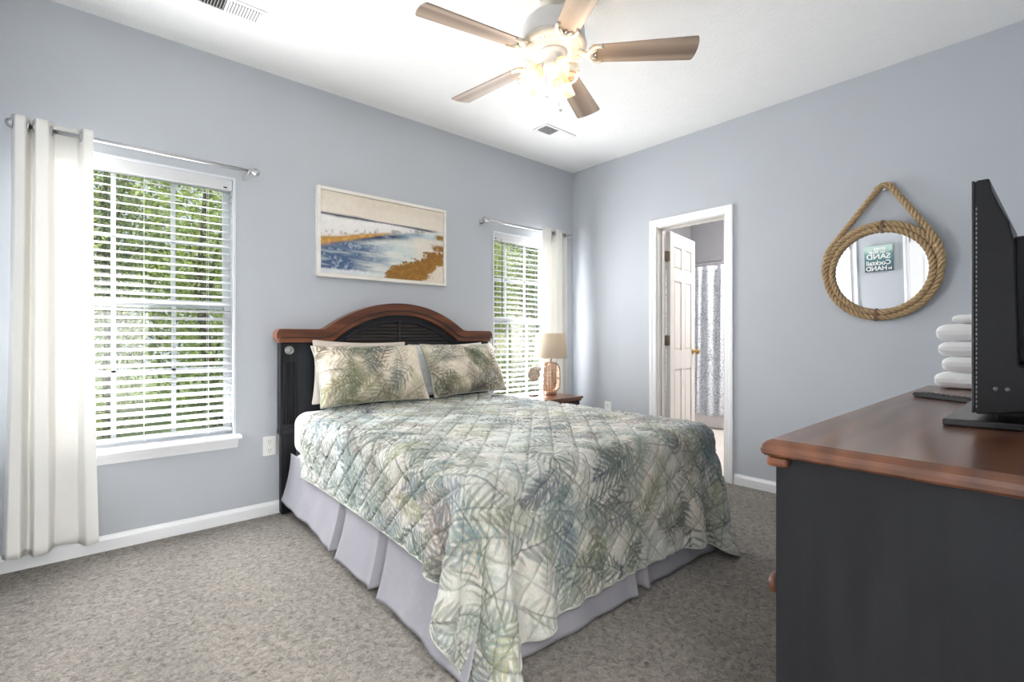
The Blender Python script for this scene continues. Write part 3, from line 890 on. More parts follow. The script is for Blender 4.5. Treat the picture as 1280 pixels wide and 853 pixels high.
# quilt: cloth hung over the bed, upsampled, then stitched and printed
def drape(W, L, res, cx, yh, z0=0.67, steps=420, iters=9, stiff2=0.06, stiff4=0.008):
    """hang a cloth over the rounded mattress block (position based dynamics on a grid)"""
    n = int(round(W/res))+1; mm = int(round(L/res))+1
    u = np.linspace(-W/2, W/2, n); v = np.linspace(0, L, mm); du = u[1]-u[0]; dv = v[1]-v[0]
    P = np.zeros((n, mm, 3)); P[..., 0] = cx+u[:, None]; P[..., 1] = yh-v[None, :]; P[..., 2] = z0
    P[..., 2] += np.random.default_rng(4).normal(0, 0.0015, (n, mm))
    V = np.zeros_like(P); dt = 0.011
    lo = np.array([-2.735, -2.055, -0.6]); hi = np.array([-1.185, 0.3, 0.643]); rad = 0.07
    c = (lo+hi)/2; hf = (hi-lo)/2-rad
    head = P[:, :2].copy(); pin = np.where(np.abs(u) < 0.62)[0]
    S = []; N = slice(None); dd = math.hypot(du, dv)
    for p in (0, 1):
        k_ = (n-p)//2; S.append(((slice(p, p+2*k_-1, 2), N), (slice(p+1, p+2*k_, 2), N), du, 1.0))
        k_ = (mm-p)//2; S.append(((N, slice(p, p+2*k_-1, 2)), (N, slice(p+1, p+2*k_, 2)), dv, 1.0))
    for p in (0, 1):
        k_ = (n-p)//2
        S.append(((slice(p, p+2*k_-1, 2), slice(0, mm-1)), (slice(p+1, p+2*k_, 2), slice(1, mm)), dd, 0.45))
        S.append(((slice(p, p+2*k_-1, 2), slice(1, mm)), (slice(p+1, p+2*k_, 2), slice(0, mm-1)), dd, 0.45))
    for p in range(4):
        k_ = len(range(p, n-2, 4)); S.append(((slice(p, p+4*k_-3, 4), N), (slice(p+2, p+4*k_-1, 4), N), 2*du, stiff2))
        k_ = len(range(p, mm-2, 4)); S.append(((N, slice(p, p+4*k_-3, 4)), (N, slice(p+2, p+4*k_-1, 4)), 2*dv, stiff2))
    for p in range(8):
        k_ = len(range(p, n-4, 8)); S.append(((slice(p, p+8*k_-7, 8), N), (slice(p+4, p+8*k_-3, 8), N), 4*du, stiff4))
        k_ = len(range(p, mm-4, 8)); S.append(((N, slice(p, p+8*k_-7, 8)), (N, slice(p+4, p+8*k_-3, 8)), 4*dv, stiff4))
    for st in range(steps):
        V *= 0.975; V[..., 2] -= 9.8*dt
        P0 = P.copy(); P += V*dt
        for it in range(iters):
            for a, b, rest, k_ in S:
                D = P[b]-P[a]; l_ = np.sqrt((D*D).sum(-1, keepdims=True))+1e-9
                D *= (l_-rest)/l_*(0.5*k_); P[a] += D; P[b] -= D
            q = P-c; sg = np.sign(q); q = np.abs(q)-hf
            mq = np.maximum(q, 0); ln = np.sqrt((mq*mq).sum(-1)); ins = ln < 1e-6
            d = np.where(ins, q.max(-1), ln)-rad-0.006
            nrm = np.where(ins[..., None], (q == q.max(-1, keepdims=True))*1.0, mq/(ln[..., None]+1e-9))*sg
            hit = d < 0
            P += np.where(hit[..., None], -d[..., None]*nrm, 0)
            P[..., 2] = np.maximum(P[..., 2], 0.012)
            P[pin, :2] = head[pin]
        V = (P-P0)/dt
        top = hit & (P[..., 2] > 0.6); V[top] *= 0.2; V[hit & ~top] *= 0.75
        V[P[..., 2] < 0.02] *= 0.3
    return P
QP = drape(2.13, 2.07, 0.026, -1.96, -0.34)
def cubic(n0, n1):
    """catmull-rom interpolation matrix"""
    t = np.linspace(0, n0-1, n1); i = np.minimum(t.astype(int), n0-2); f = t-i
    Wm = np.zeros((n1, n0))
    w = [(-f**3+2*f**2-f)/2, (3*f**3-5*f**2+2)/2, (-3*f**3+4*f**2+f)/2, (f**3-f**2)/2]
    for k_, ww in zip((-1, 0, 1, 2), w):
        np.add.at(Wm, (np.arange(n1), np.clip(i+k_, 0, n0-1)), ww)
    return Wm
QW, QL, QPX = 2.13, 2.07, 0.0032
qn, qm = int(round(QW/QPX))+1, int(round(QL/QPX))+1
QF = np.einsum('ai,bj,ijk->abk', cubic(QP.shape[0], qn), cubic(QP.shape[1], qm), QP)
def normals(P):
    du = np.gradient(P, axis=0); dv = np.gradient(P, axis=1)
    nn_ = np.cross(dv, du); return nn_/(np.linalg.norm(nn_, axis=-1, keepdims=True)+1e-9)
QN = normals(QF)
if QN[qn//2, qm//2, 2] < 0: QN = -QN
UU, VV = np.meshgrid(np.arange(qn)*QPX-QW/2, np.arange(qm)*QPX, indexing='ij')
def stitch(U, V, sp, wd):
    d1 = np.abs(((U+V)/math.sqrt(2)/sp+0.5) % 1-0.5)*sp; d2 = np.abs(((U-V)/math.sqrt(2)/sp+0.5) % 1-0.5)*sp
    return np.minimum(d1, d2), np.exp(-(np.minimum(d1, d2)/wd)**2)
ds, st_ = stitch(UU, VV, 0.092, 0.006)
puck = fbm(qn, qm, 0.030/QPX, 91, 3)-0.5
puck2 = fbm(qn, qm, 0.12/QPX, 95, 3)-0.5
disp = 0.0052*(1-np.exp(-(ds/0.016)))-0.0036*st_+0.0110*puck*(0.5+0.5*np.exp(-(ds/0.02)))+0.010*puck2
edge = np.minimum(np.minimum(UU+QW/2, QW/2-UU), np.minimum(VV, QL-VV))
disp *= np.clip(edge/0.015, 0, 1)
QTOP = QF+QN*(disp+0.0045)[..., None]
QTOP[..., 2] = np.maximum(QTOP[..., 2], 0.010)
PAL = [(0.135, 0.170, 0.120), (0.105, 0.135, 0.115), (0.175, 0.235, 0.235), (0.125, 0.175, 0.205), (0.085, 0.105, 0.125), (0.30, 0.31, 0.20), (0.20, 0.165, 0.145), (0.21, 0.26, 0.22)]
img = print_cloth(QW, QL, QPX, (0.475, 0.465, 0.43), PAL, 11, 380, (0.18, 0.34), wash=[(0.45, 0.54, 0.55), (0.60, 0.53, 0.44), (0.46, 0.50, 0.46)], awt=(0.50, 0.92), wd=(0.0045, 0.0076), faint=0.35)[:qn, :qm]
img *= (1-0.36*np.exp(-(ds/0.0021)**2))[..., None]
cx_, cy_ = np.meshgrid(np.arange(qn-1), np.arange(qm-1), indexing='ij')
cxm, cym = (cx_+0.5)*QPX, (cy_+0.5)*QPX
rc = 0.10
ka = np.ones((qn-1, qm-1), bool)
ex = np.minimum(cxm, QW-cxm); ey = QL-cym
ka &= ~((ex < rc) & (ey < rc) & ((rc-ex)**2+(rc-ey)**2 > rc*rc))
root = thing('quilt', (-1.96, -1.2, 0.02), 'palm frond printed quilted bedspread draped over the bed to the floor', 'quilt')
dense('quilt_top', QTOP, img, QUILT, root, keep=ka, flip=True)
sk = 4
LPX = QPX*sk
QB = (QF-QN*0.0035)[::sk, ::sk]; QB[..., 2] = np.maximum(QB[..., 2], 0.006)
lb = print_cloth(QW, QL, LPX, (0.50, 0.64, 0.70), [(0.22, 0.40, 0.50), (0.80, 0.85, 0.86), (0.30, 0.48, 0.55)], 17, 50, (0.10, 0.2))
lb = lb[:QB.shape[0], :QB.shape[1]]
if lb.shape[:2] != QB.shape[:2]:
    t_ = np.ones(QB.shape)*np.array((0.5, 0.64, 0.7)); t_[:lb.shape[0], :lb.shape[1]] = lb; lb = t_
kb = np.ones((QB.shape[0]-1, QB.shape[1]-1), bool)
gx, gy = np.meshgrid((np.arange(QB.shape[0]-1)+0.5)*LPX, (np.arange(QB.shape[1]-1)+0.5)*LPX, indexing='ij')
ex = np.minimum(gx, QW-gx); ey = QL-gy; r2 = rc+0.01
kb &= ~((ex < r2) & (ey < r2) & ((r2-ex)**2+(r2-ey)**2 > (rc+0.005)**2))
ob = dense('lining', QB, lb, QUILT, root, keep=kb, flip=False); ob['label'] = 'pale blue patterned lining'
# bound hem: a cord following the rounded outline of the cloth
uv = []
for t in np.linspace(0, 1, 130): uv.append((0, t*(QL-rc)))
for a in np.linspace(0, math.pi/2, 12)[1:]: uv.append((rc-rc*math.cos(a), QL-rc+rc*math.sin(a)))
for t in np.linspace(0, 1, 130)[1:]: uv.append((rc+t*(QW-2*rc), QL))
for a in np.linspace(0, math.pi/2, 12)[1:]: uv.append((QW-rc+rc*math.sin(a), QL-rc+rc*math.cos(a)))
for t in np.linspace(0, 1, 130)[1:]: uv.append((QW, (QL-rc)*(1-t)))
pts = []
for u_, v_ in uv:
    i, j = min(qn-1, int(round(u_/QPX))), min(qm-1, int(round(v_/QPX)))
    pp = QF[i, j].copy(); pp[2] = max(pp[2], 0.012); pts.append(tuple(pp))
HEM = mat('sage_hem_binding', (0.42, 0.43, 0.39), 0.9, var=0.15, vscale=30)
MB().tube(pts, 0.0062, 8).build('hem_binding', HEM, root)

# pillows
def pillow_surface(w, h, th, n, m_, seed, sag=0.0, lump=0.022):
    u = np.linspace(-1, 1, n)[:, None]; v = np.linspace(-1, 1, m_)[None, :]
    pu = np.clip(1-np.abs(u)**3.2, 0, 1)**0.62; pv = np.clip(1-np.abs(v)**3.2, 0, 1)**0.62
    prof = pu*pv
    X = u*w/2*(1-0.055*(1-np.abs(v)**2)*np.abs(u)**2)+0*v
    Z = v*h/2*(1-0.075*(1-np.abs(u)**2)*np.abs(v)**2)+0*u
    T = th/2*prof*(1+0.10*sag*-v)
    return X, Z, T, (fbm(n, m_, n/5, seed, 4)-0.5)*lump*2
def pillow(name, centre, w, h, th, tilt, yaw, roll, mats, label, group, seed, printed=None, px=0.0034, stitched=False, flange=0.0):
    root = thing(name, centre, label, 'pillow', group)
    n, m_ = int(w/px), int(h/px)
    X, Z, T, lump = pillow_surface(w, h, th, n, m_, seed)
    rim = np.clip(np.minimum(1-np.abs(np.linspace(-1, 1, n))[:, None], 1-np.abs(np.linspace(-1, 1, m_))[None, :])*8, 0, 1)
    Mx = Matrix.Translation(centre) @ Matrix.Rotation(yaw, 4, 'Z') @ Matrix.Rotation(tilt, 4, 'X') @ Matrix.Rotation(roll, 4, 'Y')
    M3 = np.array(Mx)[:3, :3]; off = np.array(Mx)[:3, 3]
    f = T+lump*rim+0.004
    if stitched:
        U, V = np.meshgrid(np.arange(n)*px, np.arange(m_)*px, indexing='ij')
        dS, _ = stitch(U, V, 0.075, 0.006)
        f = f+rim*(0.0045*(1-np.exp(-dS/0.014))+0.005*(fbm(n, m_, 0.03/px, seed+3, 3)-0.5))
    front = np.stack([X, -f, Z], -1) @ M3.T+off
    back = np.stack([X, T*0.8+0.004, Z], -1)[::3, ::3] @ M3.T+off
    if printed is not None:
        im = printed(n, m_)
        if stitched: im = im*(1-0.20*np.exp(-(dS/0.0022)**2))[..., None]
    else: im = None
    dense('front', front, im, mats[0], root, flip=True)
    dense('back', back, (np.ones(back.shape)*np.array((0.45, 0.60, 0.64))) if printed is not None else None, mats[1], root, flip=False)
    # piped seam round the edge
    E_ = [front[i, 0]*.5+off*0+np.array((0, 0, 0))+front[i, 0]*.5 for i in range(0, n, 3)]+[front[n-1, j] for j in range(0, m_, 3)]+[front[i, m_-1] for i in range(n-1, -1, -3)]+[front[0, j] for j in range(m_-1, -1, -3)]
    E_ = [e+M3 @ np.array((0, 0.004, 0)) for e in E_]
    MB().tube(E_, 0.0055, 6, closed=True).build('piping', mats[2], root)
    return root
SPAL = [(0.105, 0.130, 0.085), (0.08, 0.105, 0.095), (0.13, 0.09, 0.07), (0.18, 0.20, 0.12), (0.11, 0.15, 0.155), (0.27, 0.26, 0.14), (0.14, 0.11, 0.095)]
def sp(seed):
    def f(n, m_):
        im = print_cloth(n*0.0034+0.02, m_*0.0034+0.02, 0.0034, (0.60, 0.535, 0.435), SPAL, seed, 34, (0.17, 0.30), wash=[(0.50, 0.50, 0.42), (0.66, 0.56, 0.44)], faint=0.6, awt=(0.60, 0.95), wd=(0.0046, 0.0074))
        return im[:n, :m_]
    return f
PIPE = mat('sage_piping', (0.40, 0.40, 0.34), 0.9, var=0.1, vscale=30)
# plain pillows behind, leaning on the headboard
pillow('pillow', (-2.265, -0.128, 0.870), 0.64, 0.40, 0.065, R(-3), R(0), R(1.5), (BEIGEC, BEIGEC, BEIGEC), 'plain off white pillow behind the left printed sham', 'plain pillows', 31)
pillow('pillow', (-1.575, -0.128, 0.856), 0.66, 0.385, 0.065, R(-3), R(0), R(-1), (WHITEC, WHITEC, WHITEC), 'plain white pillow behind the right printed sham', 'plain pillows', 32)
pillow('pillow_sham', (-2.265, -0.306, 0.862), 0.715, 0.405, 0.215, R(-27), R(-2), R(0), (SHAM, SHAM, PIPE), 'palm printed pillow sham on the left of the bed head', 'printed shams', 41, sp(61), stitched=True)
pillow('pillow_sham', (-1.535, -0.302, 0.866), 0.672, 0.405, 0.215, R(-27), R(3), R(0), (SHAM, SHAM, PIPE), 'palm printed pillow sham on the window side of the bed head', 'printed shams', 42, sp(67), stitched=True)

# ------------------------------------------------------------------ nightstand, lamp, shell
root = thing('nightstand', (-0.73, -0.34, 0), 'mahogany topped nightstand between the bed and the corner', 'nightstand')
NX0, NX1, NY0, NY1, NZ = -0.985, -0.475, -0.545, -0.155, 0.60
m = MB(); m.box(NX0, NY0, NZ-0.022, NX1, NY1, NZ); m.build('top', TOPW, root, bevel=0.008, seg=3)
MB().box(NX0+0.012, NY0+0.012, NZ-0.04, NX1-0.012, NY1-0.006, NZ-0.0225).build('top_molding', MAHOG, root, bevel=0.005)
m = MB(); m.box(NX0+0.025, NY0+0.025, 0.05, NX0+0.045, NY1-0.01, NZ-0.04).box(NX1-0.045, NY0+0.025, 0.05, NX1-0.025, NY1-0.01, NZ-0.04)
m.box(NX0+0.045, NY1-0.025, 0.05, NX1-0.045, NY1-0.01, NZ-0.04).box(NX0+0.045, NY0+0.025, 0.05, NX1-0.045, NY1-0.025, 0.075)
m.build('carcass', BLACKW, root, bevel=0.002)
for za, zb in ((0.09, 0.31), (0.325, 0.55)):
    d = MB().box(NX0+0.047, NY0+0.016, za, NX1-0.047, NY0+0.040, zb).build('drawer', BLACKH, root, bevel=0.004)
    MB().lathe([(0.008, 0), (0.008, 0.012), (0.017, 0.018), (0.017, 0.026), (0.006, 0.030)], ((NX0+NX1)/2, NY0+0.016, (za+zb)/2), 18, (0, -1, 0)).build('knob', MAHOG, d)
for lx in (NX0+0.045, NX1-0.045):
    for ly in (NY0+0.045, NY1-0.035):
        MB().lathe([(0.018, 0), (0.026, 0.03), (0.026, 0.05)], (lx, ly, 0.001), 14).build('foot', BLACKW, root)

LX, LY, LZ = -0.622, -0.296, 0.6005
root = thing('table_lamp', (LX, LY, LZ), 'small lamp with amber ribbed glass body and oatmeal drum shade on the nightstand', 'lamp')
m = MB(); m.lathe([(0.050, 0), (0.052, 0.006), (0.052, 0.022), (0.046, 0.028)], (LX, LY, LZ), 28); m.build('base', wood('lamp_wood', (0.20, 0.10, 0.05), (0.38, 0.22, 0.12), 'z', 4), root)
prof = [(0.046, 0.028), (0.066, 0.04), (0.080, 0.065), (0.084, 0.10), (0.084, 0.20), (0.080, 0.235), (0.064, 0.262), (0.038, 0.277), (0.020, 0.282)]
m = MB(); m.lathe(prof, (LX, LY, LZ), 32, cap=False); m.build('glass_body', GLASSA, root)
WIRE = mat('brown_wire', (0.20, 0.12, 0.08), 0.6, var=0.15, vscale=60)
m = MB()
for k_ in range(10):
    a = 2*math.pi*k_/10
    m.tube([(LX+(r_+0.002)*math.cos(a), LY+(r_+0.002)*math.sin(a), LZ+h_) for r_, h_ in prof], 0.0016, 6)
for h_, r_ in ((0.09, 0.0845), (0.12, 0.086), (0.15, 0.086), (0.18, 0.086), (0.21, 0.0845)):
    m.tube([(LX+r_*math.cos(a), LY+r_*math.sin(a), LZ+h_) for a in np.linspace(0, 2*math.pi, 40, endpoint=False)], 0.0013, 6, closed=True)
m.build('wire_cage', WIRE, root)
MB().lathe([(0.020, 0.282), (0.012, 0.288), (0.011, 0.33), (0.014, 0.335), (0.014, 0.36)], (LX, LY, LZ), 16).build('neck', PEWTER, root)
MB().lathe([(0.146, 0.318), (0.1225, 0.532), (0.1205, 0.532), (0.144, 0.318), (0.146, 0.318)], (LX, LY, LZ), 48, cap=False).build('lamp_shade', SHADEM, root)
m = MB()
for k_ in range(3):
    a = 2*math.pi*k_/3; m.tube([(LX, LY, LZ+0.50), (LX+0.121*math.cos(a), LY+0.121*math.sin(a), LZ+0.525)], 0.0016, 6)
m.tube([(LX, LY, LZ+0.36), (LX, LY, LZ+0.51)], 0.004, 8); m.build('harp', PEWTER, root)
MB().ball((LX, LY, LZ+0.41), 0.028, 14, 9, (1, 1, 1.3)).build('bulb', PLASTW, root)

SX, SY, SZ = -0.800, -0.270, 0.6005
root = thing('shell_ornament', (SX, SY, SZ), 'carved spiral shell on a thin metal stand left of the table lamp', 'ornament')
m = MB(); m.box(SX-0.035, SY-0.03, SZ, SX+0.035, SY+0.03, SZ+0.012); m.build('base', MAHOG, root, bevel=0.003)
MB().tube([(SX, SY, SZ+0.012), (SX, SY, SZ+0.115)], 0.0028, 8).build('stem', PEWTER, root)
m = MB(); SCZ = SZ+0.185
va = Vector((0.80, -0.60, 0)).normalized()
def spt(th_):
    r_ = 0.0052*math.exp(0.185*th_)
    return r_
pts = []; rads = []
for th_ in np.linspace(0.0, 4.55*math.pi, 110):
    rr_ = 0.0047*math.exp(0.172*th_); a = -th_+4.55*math.pi+0.55
    pts.append(Vector((SX, SY, SCZ))+va*(rr_*math.cos(a))+Vector((0, 0, rr_*math.sin(a)))); rads.append(max(0.002, rr_*0.52)*(1+0.10*math.sin(th_*9)))
m.tube(pts, rads, 12)
m.lathe([(0.004, -0.022), (0.030, -0.018), (0.052, -0.008), (0.056, 0.0), (0.052, 0.008), (0.030, 0.018), (0.004, 0.022)], (SX, SY, SCZ), 28, va.cross(Vector((0, 0, 1))))
m.build('spiral_shell', SHELLM, root)

# ------------------------------------------------------------------ painting
PX0, PX1, PZ0, PZ1 = -2.527, -1.530, 1.500, 2.096
root = thing('painting', ((PX0+PX1)/2, 0, PZ0), 'white framed abstract seashore painting above the headboard', 'painting')
m = MB(); fw = 0.022
m.box(PX0, -0.042, PZ0, PX0+fw, -0.004, PZ1).box(PX1-fw, -0.042, PZ0, PX1, -0.004, PZ1)
m.box(PX0+fw, -0.042, PZ0, PX1-fw, -0.004, PZ0+fw).box(PX0+fw, -0.042, PZ1-fw, PX1-fw, -0.004, PZ1)
m.build('frame', FRAMEW, root, bevel=0.0015)
MB().box(PX0+fw, -0.020, PZ0+fw, PX1-fw, -0.004, PZ1-fw).build('backing', DARK, root)
cn, cm = 300, 180
xx = np.linspace(PX0+fw+0.003, PX1-fw-0.003, cn); zz = np.linspace(PZ0+fw+0.003, PZ1-fw-0.003, cm)
P_ = np.zeros((cn, cm, 3)); P_[..., 0] = xx[:, None]; P_[..., 2] = zz[None, :]; P_[..., 1] = -0.034
U = np.linspace(0, 1, cn)[:, None]+0*np.zeros((1, cm)); V = np.linspace(0, 1, cm)[None, :]+np.zeros((cn, 1))
def nzz(cx0, cy0, seed, oc=5):       # streaky brush noise
    b = fbm(max(8, int(cn/cx0*4)), max(8, int(cm/cy0*4)), 4, seed, oc)
    bi = np.linspace(0, b.shape[0]-1.001, cn); bj = np.linspace(0, b.shape[1]-1.001, cm)
    i0 = bi.astype(int); j0 = bj.astype(int); fi = (bi-i0)[:, None]; fj = (bj-j0)[None, :]
    return (b[i0][:, j0]*(1-fi)+b[i0+1][:, j0]*fi)*(1-fj)+(b[i0][:, j0+1]*(1-fi)+b[i0+1][:, j0+1]*fi)*fj
fine = fbm(cn, cm, 6, 301, 3); strk = nzz(40, 6, 303); big = fbm(cn, cm, 50, 305, 4)
def over(im, mask, col): 
    mk = np.clip(mask, 0, 1)[..., None]; return im*(1-mk)+np.array(col)*mk
def soft(x, w): return np.clip(x/w+0.5, 0, 1)
wob = (strk-0.5)*0.10+(fine-0.5)*0.03
im = np.ones((cn, cm, 3))*np.array(lin(224, 215, 202))
im = over(im, soft(V-0.86+wob*2, 0.25)*0.5, lin(204, 193, 174)); im = over(im, soft(big-0.55, 0.2)*0.4, lin(228, 220, 208))
hor = 0.722+0.0*U+0.0*V
surf_lo = 0.43+0.285*np.clip(U, 0, 1)
im = over(im, soft(hor-V+wob*0.25, 0.02)*soft(0.97-U, 0.1), lin(228, 226, 224))                # surf
im = over(im, soft(fine-0.60, 0.15)*soft(hor-V, 0.02)*np.exp(-((V-surf_lo-0.03)/0.05)**2)*0.8, lin(150, 140, 134))
im = over(im, np.exp(-((V-hor+0.01*U-wob*0.16)/(0.014+0.006*np.sin(U*9)))**2)*soft(strk-0.36+0.2*np.exp(-((U-0.12)/0.07)**2), 0.14)*soft(0.93-U, 0.1), lin(62, 68, 84))
wat = soft(surf_lo-V+wob*0.25, 0.02)
im = over(im, wat, lin(212, 214, 208))                                                      # shallow water
im = over(im, wat*np.exp(-((V-0.30)/0.20)**2)*soft(0.75-U, 0.4)*soft(strk-0.46, 0.2)*0.6, lin(166, 192, 200))
deep = soft(0.34-U*0.75-np.abs(V-0.23)*0.5+wob*3.0, 0.26)
im = over(im, wat*deep*(0.6+0.4*soft(strk-0.42, 0.2)), lin(72, 96, 130))
im = over(im, wat*soft(0.34-U+wob*2, 0.2)*soft(V-0.30, 0.06)*0.8, lin(74, 98, 132))
im = over(im, np.exp(-((V-surf_lo+0.030-wob*0.3)/0.040)**2)*soft(0.80-U, 0.08)*soft(U-0.22, 0.2), lin(54, 68, 98))
im = over(im, wat*np.exp(-((V-0.60)/0.06)**2)*soft(U-0.62, 0.15)*0.7, lin(158, 186, 200))
im = over(im, wat*soft(fine*strk-0.36, 0.10)*soft(0.6-U, 0.2)*0.35, lin(214, 220, 222))
gl = np.exp(-((V-(0.385+0.40*U)-wob*0.2)/(0.050*np.clip(1-U/0.62, 0.05, 1)))**2)*soft(0.52-U, 0.12)
im = over(im, gl*1.2, lin(190, 140, 66)); im = over(im, gl*soft(fine-0.5, 0.2)*0.5, lin(220, 180, 110))
shore = np.interp(np.linspace(0, 1, cn), [0, 0.46, 0.50, 0.56, 0.68, 0.78, 0.85, 0.93, 1.0], [-0.2, -0.02, 0.10, 0.19, 0.23, 0.30, 0.36, 0.39, 0.42])[:, None]
gold = soft(shore-V+wob*1.3+(fine-0.5)*0.10, 0.035)*soft(U-0.465+wob+(fine-0.5)*0.12, 0.05)
gold = np.maximum(gold, soft(U-0.89+wob*1.2+(fine-0.5)*0.1, 0.05)*np.maximum(np.exp(-((V-0.48)/0.045)**4), soft(U-0.93, 0.04)*np.exp(-((V-0.635)/0.035)**4)))
im = over(im, soft(U-0.82+V*0.2, 0.1)*soft(0.60-V, 0.05)*0.8, lin(222, 212, 198))
im = over(im, gold, lin(158, 114, 50))
im = over(im, gold*soft(fine-0.48, 0.25)*0.6, lin(120, 86, 40))
im = over(im, soft((U-0.84)*1.5-V*0.9+0.02+wob*1.5+(fine-0.5)*0.1, 0.06), lin(218, 206, 190))
im = over(im, soft(0.055-V+wob*0.6, 0.03)*soft(0.46-U, 0.1)*0.85, lin(216, 220, 220))
im = im*(0.93+0.14*fine[..., None])
dense('canvas', P_, np.clip(im, 0.01, 0.95), CANVAS, root, flip=False)
MB().box(PX0+fw+0.002, -0.0335, PZ0+fw+0.002, PX1-fw-0.002, -0.018, PZ1-fw-0.002).build('stretcher', BEIGEC, root)

# ------------------------------------------------------------------ rope mirror
MY, MZ, MR = -2.505, 1.500, 0.300
tilt = Matrix.Translation((-0.006, 0, MZ-MR)) @ Matrix.Rotation(R(-3.6), 4, 'Y') @ Matrix.Translation((0.006, 0, -(MZ-MR)))
root = thing('mirror', (-0.03, MY, MZ-MR), 'round mirror framed and hung in thick jute rope on the right wall', 'mirror')
def rope(m, path, closed, rad=0.0185, pitch=0.088):
    pts = [Vector(p) for p in path]; n = len(pts)
    d = [0.0]
    for i in range(1, n): d.append(d[-1]+(pts[i]-pts[i-1]).length)
    tot = d[-1]+((pts[0]-pts[-1]).length if closed else 0)
    turns = round(tot/pitch) if closed else tot/pitch
    ns = int(tot/0.0065)
    def at(s_):
        s_ = s_ % tot if closed else min(max(s_, 0), tot)
        for i in range(n-1):
            if s_ <= d[i+1]: return pts[i].lerp(pts[i+1], (s_-d[i])/max(1e-9, d[i+1]-d[i]))
        return pts[-1].lerp(pts[0], (s_-d[-1])/max(1e-9, tot-d[-1]))
    X = Vector((-1, 0, 0))
    cs = [at(tot*k_/ns) for k_ in range(ns+(0 if closed else 1))]
    for strand in range(3):
        out = []
        for k_, c in enumerate(cs):
            a = cs[(k_+1) % len(cs)] if (closed or k_ < len(cs)-1) else cs[k_]; b = cs[k_-1] if (closed or k_ > 0) else cs[k_]
            t = (a-b).normalized(); e1 = (X-t*X.dot(t)).normalized(); e2 = t.cross(e1)
            ph = 2*math.pi*(turns*k_/ns+strand/3)
            out.append(c+(e1*math.cos(ph)+e2*math.sin(ph))*rad*0.56)
        m.tube(out, rad*0.50, 8, closed=closed)
    return m
def circ(r_, x, n=140): return [(x, MY+r_*math.sin(a), MZ+r_*math.cos(a)) for a in np.linspace(0, 2*math.pi, n, endpoint=False)]
m = MB(); m.M = tilt; rope(m, circ(0.281, -0.026), True); m.build('outer_rope', ROPE, root)
m = MB(); m.M = tilt; rope(m, circ(0.2475, -0.030), True); m.build('inner_rope', ROPE, root)
m = MB(); m.M = tilt; m.lathe([(0.245, 0), (0.245, 0.006)], (-0.020, MY, MZ), 96, (-1, 0, 0)); m.build('glass', MIRROR, root)
m = MB(); m.M = tilt; m.lathe([(0.275, 0), (0.275, 0.010)], (-0.0085, MY, MZ), 64, (-1, 0, 0)); m.build('back_board', DARK, root)
ap = (-0.022, MY-0.02, 2.018)
def onring(deg, sgn, rr_=0.290):
    a = R(deg)*sgn
    return tilt @ Vector((-0.032, MY+rr_*math.sin(a), MZ+rr_*math.cos(a)))
apv = Vector(ap); path = []
for d_ in (92, 84, 76, 68, 60): path.append(onring(d_, 1, 0.284+0.0006*(92-d_)))
path += [onring(58, 1, 0.306).lerp(apv+Vector((0, 0.040, -0.030)), t) for t in np.linspace(0.15, 1, 10)]
for q in np.linspace(0.15, 0.85, 6): path.append(apv+Vector((0, 0.040*math.cos(math.pi*q), -0.030+0.030*math.sin(math.pi*q))))
path += [(apv+Vector((0, -0.040, -0.030))).lerp(onring(58, -1, 0.306), t) for t in np.linspace(0, 0.85, 10)]
for d_ in (60, 68, 76, 84, 92): path.append(onring(d_, -1, 0.284+0.0006*(92-d_)))
m = MB(); rope(m, path, False, 0.0185); m.build('hanging_rope', ROPE, root)
for a0 in (R(-4), R(176)):
    m = MB(); m.M = tilt
    c0 = Vector((-0.028, MY+0.264*math.sin(a0), MZ+0.264*math.cos(a0)))
    rd = Vector((0, math.sin(a0), math.cos(a0))); td = Vector((0, math.cos(a0), -math.sin(a0)))
    for k_ in range(4):
        cc = c0+td*(k_-1.5)*0.004
        m.tube([cc+rd*0.037*math.cos(q)+Vector((-1, 0, 0))*0.0215*math.sin(q) for q in np.linspace(0, 2*math.pi, 18, endpoint=False)], 0.0022, 6, closed=True)
    m.build('whipping', WIRE, root)
MB().lathe([(0.006, 0), (0.006, 0.022), (0.010, 0.023), (0.010, 0.026)], (-0.001, ap[1], 1.994), 12, (-1, 0, 0)).build('hook', PEWTER, root)

# ------------------------------------------------------------------ outlets
def outlet(axis, c, label, group='white duplex outlets'):
    root = thing('wall_outlet', c, label, 'outlet', group)
    x, y, z = c
    m = MB(); s = MB(); g = MB()
    def bx(mb, u0, z0, u1, z1, d0, d1):
        if axis == 'y': mb.box(x+u0, y-d1, z+z0, x+u1, y-d0, z+z1)
        else: mb.box(x-d1, y+u0, z+z0, x-d0, y+u1, z+z1)
    bx(m, -0.037, -0.060, 0.037, 0.060, 0.0005, 0.006); m.build('cover_plate', PLASTW, root, bevel=0.003)
    for zc in (-0.027, 0.027):
        s = MB(); g = MB()
        bx(s, -0.017, zc-0.019, 0.017, zc+0.019, 0.006, 0.0085)
        rc_ = s.build('receptacle', PLASTW, root, bevel=0.002)
        for u in (-0.0075, 0.0055): bx(g, u, zc-0.002, u+0.0022, zc+0.009, 0.0085, 0.0088)
        bx(g, -0.0025, zc-0.013, 0.0025, zc-0.008, 0.0085, 0.0088)
        g.build('slots', DARK, rc_)
outlet('y', (-2.806, -0.0, 0.425), 'white duplex outlet beside the left headboard post')
outlet('x', (0.0, -0.434, 0.44), 'white outlet on the right wall between nightstand and doorway')

